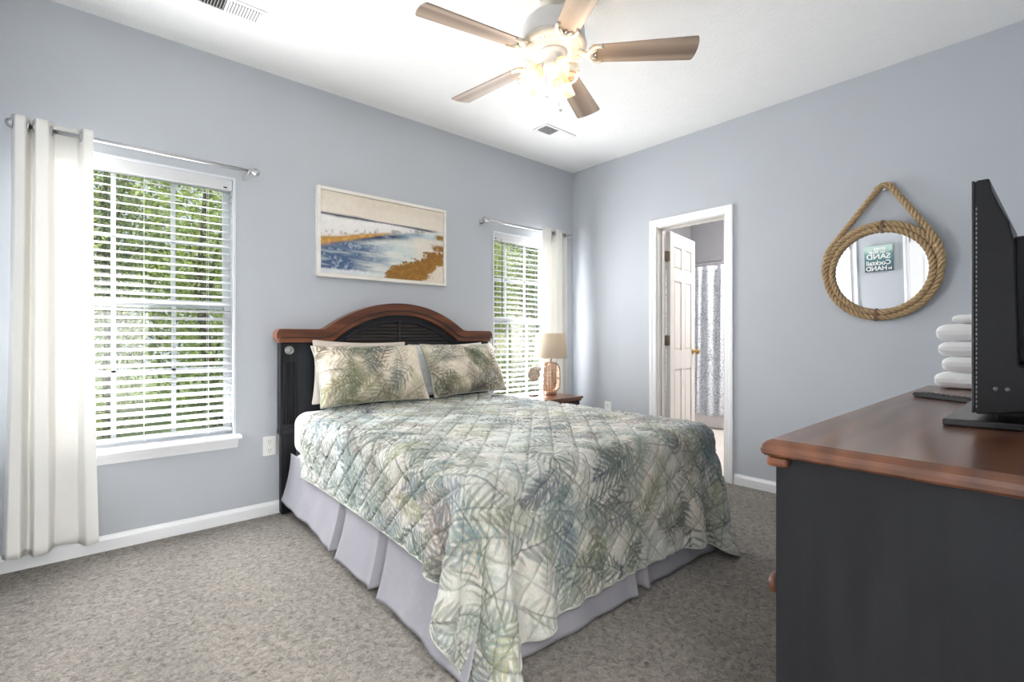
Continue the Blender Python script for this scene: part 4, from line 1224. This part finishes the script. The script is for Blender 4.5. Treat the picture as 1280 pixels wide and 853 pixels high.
# ------------------------------------------------------------------ ceiling vents
def vent(cx, cy, lx, ly, label, sections):
    root = thing('ceiling_vent', (cx, cy, H), label, 'vent', 'white ceiling registers')
    m = MB(); b = 0.022
    x0, x1, y0, y1 = cx-lx/2, cx+lx/2, cy-ly/2, cy+ly/2
    m.box(x0, y0, H-0.007, x1, y0+b, H-0.0005).box(x0, y1-b, H-0.007, x1, y1, H-0.0005).box(x0, y0+b, H-0.007, x0+b, y1-b, H-0.0005).box(x1-b, y0+b, H-0.007, x1, y1-b, H-0.0005)
    xm = cx; m.box(xm-0.006, y0+b, H-0.007, xm+0.006, y1-b, H-0.001)
    m.build('vent_frame', PLASTW, root, bevel=0.002)
    MB().box(x0+b, y0+b, H-0.0012, x1-b, y1-b, H-0.0006).build('duct_opening', DARK, root)
    s = MB()
    for (a, bb, ang) in ((x0+b, xm-0.006, sections[0]), (xm+0.006, x1-b, sections[1])):
        n = max(4, int((bb-a)/0.0125))
        for k_ in range(n):
            xc = a+(k_+0.5)*(bb-a)/n; dx = 0.0052*math.sin(ang); dz = 0.0052*math.cos(ang)
            t = 0.0007
            s.prism([(xc-dx-t, H-0.0075-dz+0.0005), (xc-dx+t, H-0.0075-dz+0.0005), (xc+dx+t, H-0.0075+dz-0.0005), (xc+dx-t, H-0.0075+dz-0.0005)], y0+b, y1-b, 'y')
    s.build('louver_slats', PLASTW, root)
vent(-3.135, -0.53, 0.34, 0.145, 'white ceiling register above the left curtain', (R(20), R(-38)))
vent(-0.835, -0.553, 0.345, 0.150, 'white ceiling register near the corner, one half dark', (R(62), R(-55)))

# ------------------------------------------------------------------ ceiling fan with three lights
FX, FY = -1.968, -1.632
root = thing('ceiling_fan', (FX, FY, H), 'five blade ceiling fan with three lit glass shades', 'ceiling fan')
MB().lathe([(0.068, 0.0), (0.068, -0.010), (0.060, -0.030), (0.030, -0.045), (0.018, -0.048)], (FX, FY, H-0.001), 32).build('canopy', FANW, root)
MB().lathe([(0.012, 0), (0.012, -0.06), (0.022, -0.066), (0.022, -0.08)], (FX, FY, H-0.045), 18).build('downrod', PEWTER, root)
MB().lathe([(0.035, 0.168), (0.070, 0.162), (0.110, 0.146), (0.138, 0.118), (0.150, 0.085), (0.153, 0.05), (0.156, 0.03), (0.156, 0.018)], (FX, FY, 2.478), 48).build('motor_housing', FANG, root)
MB().lathe([(0.158, 0.020), (0.160, 0.012), (0.154, 0.002), (0.140, -0.006), (0.085, -0.018), (0.072, -0.016)], (FX, FY, 2.478), 48).build('trim_ring', FANW, root)
m = MB()
for k_ in range(40):
    a = 2*math.pi*k_/40
    c, s_ = math.cos(a), math.sin(a)
    m.tube([(FX+0.092*c, FY+0.092*s_, 2.4615), (FX+0.132*c, FY+0.132*s_, 2.4715)], 0.0035, 6)
m.build('ring_fluting', BEIGEC, root)
BZ = 2.450
def blade_outline(n=14):
    top = []
    for k_ in range(n+1):
        t = k_/n
        x = 0.185+t*(0.655-0.185)
        w = 0.052+0.019*t
        top.append((x, w))
    # rounded tip and root
    tip = [(0.655+0.018*math.cos(a), 0.071*math.sin(a)) for a in np.linspace(R(78), R(-78), 9)]
    pts = top[:-1]+[(0.648, 0.0705)]+tip+[(0.648, -0.0705)]+[(x, -w) for x, w in reversed(top[:-1])]
    rootc = [(0.170, -0.030), (0.178, -0.012), (0.174, 0.0), (0.178, 0.012), (0.170, 0.030)]
    return pts+rootc
for k_, ang in enumerate((25.2, 97.2, 169.0, 241.2, 313.6)):
    Mb = Matrix.Translation((FX, FY, BZ)) @ Matrix.Rotation(R(ang), 4, 'Z') @ Matrix.Translation((0, 0, 0)) @ Matrix.Rotation(R(-12), 4, 'X')
    m = MB(); m.prism(blade_outline(), -0.003, 0.003, 'z')
    bl = m.build('blade', BLADE, None, base=(0, 0, 0), bevel=0.0015)
    bl.parent = root; bl.matrix_local = Matrix.Translation(-Vector(root.location)) @ Mb
    q = MB(); q.M = Mb
    # ornate blade iron: arm from the motor, forked scalloped plate under the blade
    q.tube([(0.118, 0, 0.024), (0.14, 0, 0.006), (0.165, 0, -0.010), (0.19, 0, -0.008)], [0.011, 0.012, 0.013, 0.010], 8)
    for sg in (-1, 1):
        q.tube([(0.165, 0, -0.009), (0.178, sg*0.022, -0.008), (0.196, sg*0.044, -0.0065), (0.222, sg*0.050, -0.006), (0.232, sg*0.040, -0.006)], [0.011, 0.010, 0.009, 0.008, 0.006], 8)
        q.tube([(0.172, sg*0.010, -0.008), (0.196, sg*0.020, -0.006), (0.206, sg*0.030, -0.006)], [0.007, 0.006, 0.004], 8)
        q.ball((0.222, sg*0.045, -0.009), 0.005, 8, 5)
    q.ball((0.200, 0, -0.009), 0.006, 8, 5)
    q.build('blade_iron', FANW, root)
MB().lathe([(0.070, 0.0), (0.060, -0.012), (0.052, -0.020), (0.050, -0.060), (0.054, -0.066), (0.054, -0.082), (0.044, -0.098), (0.016, -0.110), (0.006, -0.120)], (FX, FY, 2.462), 32).build('light_kit', FANG, root)
BULBM = emitter('warm_bulb_glow', (1.0, 0.78, 0.48), BULB)
def seeded():
    k = NT('seeded_amber_glass')
    v = k.coords(); nz = k.n('ShaderNodeTexVoronoi', Scale=110.0); k.l(v, nz.inputs['Vector'])
    t = k.n('ShaderNodeBsdfTransparent'); t.inputs['Color'].default_value = (1.0, 0.95, 0.86, 1)
    tr = k.n('ShaderNodeBsdfTranslucent'); tr.inputs['Color'].default_value = (0.72, 0.48, 0.26, 1)
    g = k.n('ShaderNodeBsdfGlossy'); g.inputs['Roughness'].default_value = 0.08
    k.l(k.bump(nz.outputs['Distance'], 0.5, 0.003), g.inputs['Normal'])
    lw = k.n('ShaderNodeLayerWeight', Blend=0.35)
    m1 = k.n('ShaderNodeMixShader'); m2 = k.n('ShaderNodeMixShader'); m2.inputs[0].default_value = 0.05
    mp = k.n('ShaderNodeMapRange'); mp.inputs[3].default_value = 0.06; mp.inputs[4].default_value = 0.62
    k.l(lw.outputs['Facing'], mp.inputs[0]); k.l(mp.outputs[0], m1.inputs[0])
    k.l(t.outputs[0], m1.inputs[1]); k.l(tr.outputs[0], m1.inputs[2])
    k.l(m1.outputs[0], m2.inputs[1]); k.l(g.outputs[0], m2.inputs[2]); k.l(m2.outputs[0], k.out.inputs[0])
    return k.m
SHGL = seeded()
for ang in (140, 258, 18):
    a = R(ang); dr = Vector((math.cos(a)*0.60, math.sin(a)*0.60, -0.80)).normalized()
    c0 = Vector((FX+0.050*math.cos(a), FY+0.050*math.sin(a), 2.408))
    arm = MB(); arm.tube([c0-Vector((math.cos(a), math.sin(a), 0))*0.012, c0, c0+dr*0.016], 0.011, 10); arm.lathe([(0.017, 0.008), (0.021, 0.014), (0.021, 0.034), (0.015, 0.038)], c0, 18, dr)
    arm_o = arm.build('lamp_arm', FANW, root)
    sh = MB(); sh.lathe([(0.020, 0.022), (0.030, 0.030), (0.037, 0.046), (0.042, 0.070), (0.046, 0.095), (0.050, 0.118), (0.053, 0.128), (0.0545, 0.132)], c0, 32, dr, cap=False)
    for k_ in range(12):
        b = 2*math.pi*k_/12
        tt = dr.orthogonal().normalized(); uu_ = dr.cross(tt)
        e = tt*math.cos(b)+uu_*math.sin(b)
        sh.tube([c0+dr*0.046+e*0.0372, c0+dr*0.095+e*0.0462, c0+dr*0.130+e*0.0540], 0.0012, 5)
    sh.build('glass_shade', SHGL, root)
    bb = MB(); bb.lathe([(0.010, 0.034), (0.011, 0.045), (0.016, 0.056), (0.0215, 0.070), (0.0225, 0.082), (0.018, 0.096), (0.009, 0.104), (0.001, 0.106)], c0, 18, dr)
    bb.build('bulb', BULBM, root)
    pl_ = bpy.data.lights.new('bulb_light', 'POINT'); pl_.energy = LAMP_W; pl_.color = (1.0, 0.90, 0.78); pl_.shadow_soft_size = 0.03
    po_ = bpy.data.objects.new('bulb_light', pl_); po_.location = c0+dr*0.118-Vector(root.location); po_.parent = root; COL.objects.link(po_)
for px_, py_, zt, zb in ((-0.028, 0.020, 2.385, 2.255), (0.010, -0.030, 2.375, 2.185)):
    q = MB(); x, y = FX+px_, FY+py_
    q.tube([(x, y, zt), (x, y, zb)], 0.0016, 6); q.build('pull_chain', PEWTER, root)
    MB().lathe([(0.002, 0.012), (0.005, 0.008), (0.006, 0.003), (0.016, -0.001), (0.016, -0.006), (0.003, -0.008)], (x, y, zb), 16).build('chain_pull', PLASTW, root)

# ------------------------------------------------------------------ dresser
DX0, DX1, DY0, DY1, DZ = -2.660, -1.030, -3.335, -2.862, 0.900
root = thing('dresser', ((DX0+DX1)/2, (DY0+DY1)/2, 0), 'long charcoal dresser with reddish brown wooden top, nearest the camera', 'dresser')
def round_top(x0, y0, x1, y1, z0, z1, prof, m):
    """slab with a moulded edge on all four sides; prof = [(inset, z)...]"""
    A = np.zeros((len(prof), 5, 3))
    rings = []
    for i, z in prof:
        rings.append([(x0+i, y0+i, z), (x1-i, y0+i, z), (x1-i, y1-i, z), (x0+i, y1-i, z)])
    vs = [p for r_ in rings for p in r_]; fs = []
    for a in range(len(rings)-1):
        for k_ in range(4):
            fs.append((a*4+k_, a*4+(k_+1) % 4, (a+1)*4+(k_+1) % 4, (a+1)*4+k_))
    fs.append((3, 2, 1, 0)); L = (len(rings)-1)*4; fs.append((L, L+1, L+2, L+3))
    return m.add(vs, fs, False)
m = MB(); round_top(DX0, DY0, DX1, DY1, 0, 0, [(0.016, DZ-0.032), (0.006, DZ-0.032), (0.001, DZ-0.026), (0.0, DZ-0.018), (0.002, DZ-0.010), (0.008, DZ-0.004), (0.016, DZ)], m)
m.build('top', TOPW, root, bevel=0.003)
m = MB(); m.box(DX0+0.012, DY1-0.045, DZ-0.054, DX1-0.012, DY1-0.006, DZ-0.032)
m.build('front_molding', MAHOG, root, bevel=0.008, seg=3)
bx0, bx1, by1 = DX0+0.032, DX1-0.032, DY1-0.017
for xa, xb in ((bx0, bx0+0.022), (bx1-0.022, bx1)):
    m = MB(); m.box(xa, DY0+0.008, 0.0, xb, by1, DZ-0.032); m.build('side_panel', BLACKW, root, bevel=0.003)
MB().box(bx0+0.022, DY0+0.008, 0.03, bx1-0.022, DY0+0.016, DZ-0.04).build('back_panel', BLACKH, root)
m = MB()
wcol = (bx1-bx0-0.044)/3
for k_ in range(4):
    xx_ = bx0+0.022+k_*wcol; m.box(xx_-0.012 if k_ else xx_, by1-0.03, 0.06, xx_+0.012 if k_ < 3 else xx_, by1-0.002, DZ-0.052)
for z in (0.06, 0.428, 0.83): m.box(bx0+0.022, by1-0.03, z, bx1-0.022, by1-0.003, z+0.018)
m.build('front_frame', BLACKH, root)
m = MB(); m.box(bx0+0.022, DY0+0.02, 0.03, bx1-0.022, by1-0.01, 0.06); m.build('plinth', BLACKH, root)
for c in range(3):
    for r_, (za, zb) in enumerate(((0.082, 0.425), (0.450, 0.827))):
        xa = bx0+0.022+c*wcol+0.015; xb = xa+wcol-0.03
        d = MB().box(xa, by1-0.25, za, xb, by1+0.004, zb).build('drawer', BLACKH, root, bevel=0.004)
        for xk in (xa+0.05, xb-0.05):
            MB().lathe([(0.009, 0), (0.009, 0.012), (0.015, 0.016), (0.021, 0.024), (0.021, 0.034), (0.012, 0.039)], (xk, by1+0.004, za+0.125), 18, (0, 1, 0)).build('knob', MAHOG, d)

# ------------------------------------------------------------------ television
root = thing('television', (-1.77, -3.16, DZ), 'black flat television standing on the dresser, seen edge on', 'television')
TX0, TX1, TZ0, TZ1, TF = -2.185, -1.345, 0.932, 1.440, -3.123
m = MB()
prof = [(TF, TZ0), (TF-0.004, TZ0-0.002), (TF-0.030, TZ0), (TF-0.085, TZ0+0.012), (TF-0.098, TZ0+0.06), (TF-0.098, TZ0+0.085), (TF-0.066, TZ0+0.108), (TF-0.060, TZ0+0.36), (TF-0.052, TZ0+0.41), (TF-0.038, TZ0+0.445), (TF-0.026, TZ1-0.025), (TF-0.022, TZ1), (TF-0.002, TZ1), (TF, TZ1-0.004)]
m.prism(prof, TX0, TX1, 'x')
m.build('cabinet', TVB, root, bevel=0.003)
m = MB(); m.box(TX0+0.05, TF-0.105, TZ0+0.105, TX1-0.05, TF-0.05, TZ0+0.385); m.build('rear_housing', TVB, root, bevel=0.012, seg=3)
m = MB()
for k_ in range(12): m.box(TX0+0.10+k_*0.055, TF-0.1065, TZ0+0.18, TX0+0.13+k_*0.055, TF-0.1045, TZ0+0.34)
m.build('vent_slots', DARK, root)
m = MB(); m.box(TX0+0.022, TF-0.001, TZ0+0.045, TX1-0.022, TF+0.0015, TZ1-0.022); m.build('screen', SCREEN, root)
m = MB()
m.box(TX0, TF+0.0002, TZ0, TX0+0.020, TF+0.006, TZ1).box(TX1-0.020, TF+0.0002, TZ0, TX1, TF+0.006, TZ1).box(TX0+0.02, TF+0.0002, TZ0, TX1-0.02, TF+0.006, TZ0+0.043).box(TX0+0.02, TF+0.0002, TZ1-0.02, TX1-0.02, TF+0.006, TZ1)
m.build('bezel', mat('gloss_black', (0.012, 0.012, 0.013), 0.12, var=0.05), root, bevel=0.002)
m = MB()
for k_ in range(42): m.box(TX0-0.0010, TF-0.0030, TZ0+0.012+k_*0.0105, TX0+0.0005, TF-0.0008, TZ0+0.0175+k_*0.0105)
m.build('edge_perforation', mat('grey_speaker_mesh', (0.22, 0.22, 0.23), 0.5, var=0.1), root)
m = MB()
for k_, dy in enumerate((0.050, 0.068)): m.lathe([(0.0045, 0), (0.0045, 0.0015), (0.002, 0.0015)], (TX0+0.0002, TF-dy+0.018, TZ0+0.055), 14, (-1, 0, 0))
m.build('side_screws', KEYS, root)
m = MB(); m.tube([(-1.77, TF-0.045, DZ+0.015), (-1.77, TF-0.045, TZ0+0.02)], 0.05, 18); m.box(-2.05, TF-0.07, DZ+0.012, -1.49, TF-0.022, TZ0+0.006)
m.build('neck', TVB, root, bevel=0.003)
m = MB(); m.prism([(TX0-0.018, TF+0.052), (TX1+0.018, TF+0.052), (TX1-0.02, TF-0.150), (TX0+0.02, TF-0.150)], DZ+0.0005, DZ+0.016, 'z')
m.build('stand_base', mat('satin_black', (0.012, 0.012, 0.013), 0.25, var=0.05), root, bevel=0.003)
m = MB(); m.lathe([(0.030, 0.0), (0.030, 0.006), (0.022, 0.010)], (TX0+0.10, TF-0.098, DZ+0.035), 20, (0, -1, 0)); m.build('cable_ring', PLASTW, root)

# remote
root = thing('remote_control', (-1.655, -3.035, DZ), 'black remote control lying in front of the white towels', 'remote control')
Mr = Matrix.Translation((-1.600, -3.000, DZ+0.0005)) @ Matrix.Rotation(math.atan2(0.131, 0.083), 4, 'Z') @ Matrix.Diagonal((0.8, 0.8, 0.62, 1))
m = MB(); m.M = Mr
m.prism([(-0.11, 0.004), (-0.107, 0.0), (0.105, 0.0), (0.112, 0.008), (0.112, 0.018), (0.104, 0.024), (-0.104, 0.020), (-0.11, 0.014)], -0.026, 0.026, 'y'); m.build('body', TVB, root, bevel=0.005, seg=3)
m = MB(); m.M = Mr
for i in range(9):
    for j in range(3):
        m.lathe([(0.0055, 0), (0.0055, 0.0025), (0.003, 0.0035)], (-0.080+i*0.02, -0.014+j*0.014, 0.0205+0.00019*i*2), 10)
m.build('keys', KEYS, root)

# towels
tz = DZ+0.0008
for k_, (x_, y_, lx, ly, hgt, lab) in enumerate((
    (-1.075, -3.075, 0.20, 0.325, 0.062, 'white folded towel at the bottom of the stack on the dresser'),
    (-1.080, -3.085, 0.19, 0.300, 0.060, 'white folded towel second from the bottom of the stack'),
    (-1.078, -3.080, 0.19, 0.312, 0.058, 'white folded towel in the middle of the stack'),
    (-1.074, -3.078, 0.19, 0.322, 0.066, 'white folded towel under the topmost one of the stack'),
    (-1.080, -3.098, 0.17, 0.270, 0.034, 'thin white hand towel on top of the stack'))):
    root = thing('towel', (x_, y_, tz), lab, 'towel', 'stacked white towels')
    layers = 1
    lh = hgt/layers
    sect = []
    rr_ = random.Random(90+k_)
    m = MB()
    for L_ in range(layers):
        z0 = tz+L_*lh
        nA, nS = 26, 22
        A = np.zeros((nA, nS, 3))
        for i in range(nA):
            f = i/(nA-1)*2-1
            for j in range(nS):
                a = 2*math.pi*j/(nS-1)
                ca, sa = math.cos(a), math.sin(a)
                yy = math.copysign(abs(ca)**0.22, ca)*(ly/2-(0.006 if L_ else 0))
                zz_ = math.copysign(abs(sa)**0.60, sa)*lh*0.5*(1.0 if abs(sa) < 2 else 1)
                pinch = (1-abs(f)**10)**0.5 if abs(f) < 1 else 0.0
                zz_ *= 0.25+0.75*pinch
                A[i, j] = (x_+f*lx/2*(1 if layers else 1), y_+yy*(0.985+0.015*pinch), z0+lh*0.5+zz_+0.002*math.sin(7*f+k_+3*yy/ly)*0.6)
        A[..., 2] = np.maximum(A[..., 2], tz)
        m.grid(A, closed_u=False)
        bl_ = [tuple(A[0, j]) for j in range(nS)]; b2_ = [tuple(A[-1, j]) for j in range(nS)]
        m.add(bl_, [tuple(range(nS))]); m.add(b2_, [tuple(reversed(range(nS)))])
    m.build('folded_cloth', TERRY, root)
    m = MB(); m.tube([(x_-lx*0.47, y_+t*ly/2*0.94, tz+hgt*0.5+0.0008*math.sin(9*t)) for t in np.linspace(-1, 1, 16)], 0.003, 6); m.build('hem', TERRY, root)
    tz += hgt+0.0008

# ------------------------------------------------------------------ bathroom beyond the door
root = thing('shower_rod', (1.97, -0.7, 2.0), 'chrome shower rod across the bathtub', 'shower rod')
MB().tube([(1.97, -2.195, 2.0), (1.97, 0.275, 2.0)], 0.0125, 14).build('rod', CHROME, root)
for yy in (0.279, -2.199): MB().lathe([(0.035, 0), (0.035, 0.006), (0.018, 0.012)], (1.97, yy, 2.0), 20, (0, -1 if yy > 0 else 1, 0)).build('flange', CHROME, root)
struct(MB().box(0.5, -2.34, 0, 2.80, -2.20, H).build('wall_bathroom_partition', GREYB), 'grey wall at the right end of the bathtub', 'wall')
# shower curtain printed with small grey leaves
def shower_mat():
    k = NT('leaf_print_shower_cloth')
    v = k.coords((1, 1, 1.0))
    vo = k.n('ShaderNodeTexVoronoi', Scale=62.0); vo.feature = 'F1'; k.l(v, vo.inputs['Vector'])
    nz = k.n('ShaderNodeTexNoise', Scale=7.0, Detail=3.0); k.l(v, nz.inputs['Vector'])
    a = k.n('ShaderNodeMath'); a.operation = 'SUBTRACT'; k.l(vo.outputs['Distance'], a.inputs[0])
    b = k.n('ShaderNodeMath'); b.operation = 'MULTIPLY'; b.inputs[1].default_value = 0.62; k.l(nz.outputs['Fac'], b.inputs[0]); k.l(b.outputs[0], a.inputs[1])
    c = k.ramp(a.outputs[0], [(0.0, (0.34, 0.38, 0.42)), (0.03, (0.60, 0.63, 0.66)), (0.10, (0.86, 0.89, 0.93))])
    d = k.n('ShaderNodeBsdfDiffuse'); t = k.n('ShaderNodeBsdfTranslucent'); m_ = k.n('ShaderNodeMixShader'); m_.inputs[0].default_value = 0.3
    k.l(c, d.inputs['Color']); k.l(c, t.inputs['Color']); k.l(d.outputs[0], m_.inputs[1]); k.l(t.outputs[0], m_.inputs[2]); k.l(m_.outputs[0], k.out.inputs[0])
    return k.m
root = thing('shower_curtain', (1.97, -0.35, 0.15), 'white shower curtain with small grey leaf print beyond the open door', 'shower curtain')
n, mz = 160, 40; A = np.zeros((n, mz, 3))
for i in range(n):
    f = i/(n-1)
    for j in range(mz):
        t = j/(mz-1); ph = 2*math.pi*9*f
        A[i, j] = (1.97-0.012+(0.028+0.012*math.sin(11*f+2*t))*math.sin(ph), 0.26-1.30*f+0.02*math.sin(ph*0.5+t), 1.955-1.80*t)
MB().grid(A).build('curtain_cloth', shower_mat(), root, solid=0.002)
for k_ in range(10):
    yy = 0.22-k_*0.135
    q = MB(); q.tube([(1.97+0.019*math.cos(a), yy, 1.990+0.026*math.sin(a)-0.008) for a in np.linspace(0, 2*math.pi, 16, endpoint=False)], 0.0018, 6, closed=True); q.build('curtain_ring', CHROME, root)
root = thing('bathtub', (2.40, -0.95, 0), 'white bathtub with surround behind the shower curtain', 'bathtub')
m = MB(); m.box(2.02, -2.195, 0.0, 2.08, 0.272, 0.45).box(2.72, -2.195, 0.0, 2.795, 0.272, 0.45).box(2.08, -2.195, 0, 2.72, -2.10, 0.45).box(2.08, 0.18, 0, 2.72, 0.272, 0.45).box(2.08, -2.10, 0.0, 2.72, 0.18, 0.10)
m.build('tub', TUBW, root, bevel=0.02, seg=3)
m = MB(); m.box(2.775, -2.195, 0.45, 2.796, 0.272, 1.90).box(2.02, 0.256, 0.45, 2.775, 0.276, 1.90).box(2.02, -2.196, 0.45, 2.775, -2.176, 1.90)
m.build('surround', TUBW, root, bevel=0.005)
root = thing('added_bath_light', (1.55, -1.55, H), 'added round glowing bathroom ceiling light, unseen behind the wall', 'ceiling light')  # unseen lamp added to brighten the bathroom and its open door
MB().lathe([(0.16, 0), (0.16, -0.02), (0.15, -0.025)], (1.55, -1.55, H-0.001), 32).build('rim', CHROME, root)
MB().lathe([(0.148, -0.02), (0.14, -0.05), (0.10, -0.08), (0.05, -0.092), (0.005, -0.095)], (1.55, -1.55, H-0.002), 32).build('diffuser', emitter('added_bath_glow', (1.0, 0.95, 0.92), 200.0), root)

# ------------------------------------------------------------------ outside: lawn and trees
gm = mat('lawn_grass', (0.14, 0.20, 0.06), 0.95, var=0.4, vscale=3, bump=0.8, bscale=40, bdist=0.03)
struct(MB().box(-16, 0.15, -0.55, 22, 26, -0.45).build('ground', gm), 'grass outside the windows', 'ground')
def leaf_mat():
    k = NT('sunlit_leaves')
    a = k.n('ShaderNodeAttribute'); a.attribute_name = 'Col'
    d = k.n('ShaderNodeBsdfDiffuse'); t = k.n('ShaderNodeBsdfTranslucent'); m_ = k.n('ShaderNodeMixShader'); m_.inputs[0].default_value = 0.45
    k.l(a.outputs['Color'], d.inputs['Color']); k.l(a.outputs['Color'], t.inputs['Color'])
    k.l(d.outputs[0], m_.inputs[1]); k.l(t.outputs[0], m_.inputs[2]); k.l(m_.outputs[0], k.out.inputs[0])
    return k.m
LEAFM = leaf_mat()
BARK = mat('grey_bark', (0.12, 0.09, 0.07), 0.95, var=0.3, vscale=12, bump=0.8, bscale=30, bdist=0.02)
def leafy(name, x, y, h, r_, n, cols, label, seed, leaf=0.058, zb=-0.45):
    n = int(n*1.5)
    root = thing(name, (x, y, zb), label, 'tree', 'greenery outside the windows')
    g = np.random.default_rng(seed)
    nc = 26
    cc = g.normal(0, 1, (nc, 3)); cc /= np.linalg.norm(cc, axis=1, keepdims=True); cc *= (g.random((nc, 1))**0.4)
    hedge = name == 'hedge'
    cc = cc*np.array((r_*0.8, 0.4 if hedge else r_*0.7, h*0.42))+np.array((x, y, zb+h*0.55))
    if hedge: cc[:, 0] = np.linspace(x-r_-2, x+r_+2, nc); cc[:, 2] = zb+h*0.45
    ci = g.integers(0, nc, n)
    p = cc[ci]+g.normal(0, 1, (n, 3))*(np.array((0.5, 0.45, h*0.25)) if hedge else np.array((r_*0.28, r_*0.28, h*0.13)))
    p[:, 2] = np.maximum(p[:, 2], zb+0.05); p[:, 1] = np.maximum(p[:, 1], 0.5)
    d1 = g.normal(0, 1, (n, 3)); d1 /= np.linalg.norm(d1, axis=1, keepdims=True)
    d2 = np.cross(d1, g.normal(0, 1, (n, 3))); d2 /= np.linalg.norm(d2, axis=1, keepdims=True)
    s_ = leaf*(0.6+0.8*g.random((n, 1)))
    q = np.stack([p-d1*s_*0.5, p+d2*s_*0.24, p+d1*s_*0.5, p-d2*s_*0.24], 1)
    co = (q.reshape(-1, 3)-np.array((x, y, zb))).astype(np.float32)
    me = bpy.data.meshes.new('foliage')
    me.vertices.add(4*n); me.vertices.foreach_set('co', co.ravel())
    me.loops.add(4*n); me.loops.foreach_set('vertex_index', np.arange(4*n, dtype=np.int32))
    me.polygons.add(n); me.polygons.foreach_set('loop_start', np.arange(0, 4*n, 4, dtype=np.int32)); me.polygons.foreach_set('loop_total', np.full(n, 4, np.int32))
    me.update(calc_edges=True)
    at = me.color_attributes.new('Col', 'FLOAT_COLOR', 'POINT')
    cl = np.array(cols)[g.integers(0, len(cols), n)]*(0.7+0.6*g.random((n, 1)))
    rgba = np.ones((4*n, 4), np.float32); rgba[:, :3] = np.repeat(cl, 4, axis=0); at.data.foreach_set('color', rgba.ravel())
    me.materials.append(LEAFM)
    o = bpy.data.objects.new('foliage', me); o.parent = root; COL.objects.link(o); o['kind'] = 'stuff'
    m = MB(); m.tube([(x, y, zb), (x+0.03, y, zb+h*0.3), (x-0.04, y+0.02, zb+h*0.6), (x, y, zb+h*0.85)], [0.07, 0.06, 0.045, 0.02], 8)
    for k_ in range(6):
        e = cc[k_]; m.tube([(x, y, zb+h*(0.25+0.06*k_)), tuple((np.array((x, y, zb+h*0.5))+e)/2), tuple(e)], [0.03, 0.02, 0.008], 6)
    m.build('trunk', BARK, root)
G1 = [(0.30, 0.38, 0.10), (0.42, 0.50, 0.14), (0.20, 0.26, 0.10), (0.52, 0.58, 0.24)]
G2 = [(0.24, 0.29, 0.13), (0.36, 0.41, 0.20), (0.15, 0.19, 0.10)]
G3 = [(0.48, 0.57, 0.15), (0.58, 0.64, 0.26), (0.36, 0.44, 0.12)]
trees = [
 (-4.3, 3.6, 4.0, 0.62, 4200, G3, 'yellow green leafy tree outside the large window, left part of the view'),
 (-2.55, 3.9, 4.0, 0.66, 4200, G1, 'mid green leafy tree outside the large window, right part of the view'),
 (-3.45, 6.6, 5.2, 0.85, 6500, G2, 'tall darker tree behind the others outside the large window'),
 (-0.7, 5.6, 5.0, 0.70, 4200, G1, 'green tree outside between the two windows'),
 (1.05, 4.2, 4.4, 0.62, 4200, G1, 'leafy green tree outside the narrow window, left part of the view'),
 (2.9, 4.9, 4.4, 0.68, 5000, G3, 'pale green tree outside the narrow window, right part of the view'),
 (5.0, 6.2, 5.2, 0.85, 5500, G2, 'darker tree outside the narrow window, farthest right'),
 (2.1, 8.2, 5.8, 0.95, 6000, G2, 'tall dark tree far outside the narrow window'),
]
for k_, t in enumerate(trees): leafy('leafy_tree', *t[:6], t[6], 200+k_)
leafy('hedge', 4.5, 10.6, 6.6, 10.5, 36000, G1+G2+G3, 'long tall green hedge closing the garden behind the trees', 333, 0.19)
shr = [(-3.95, 1.7, 'low round shrub below the large window, left one'), (-2.65, 1.9, 'low round shrub below the large window, right one'), (0.55, 2.0, 'low shrub outside below the narrow window'), (1.6, 2.6, 'low shrub farther right outside the narrow window')]
for k_, (x, y, lab) in enumerate(shr): leafy('garden_shrub', x, y, 1.35, 0.38, 2600, G2 if k_ % 2 else G1, lab, 240+k_, 0.05)
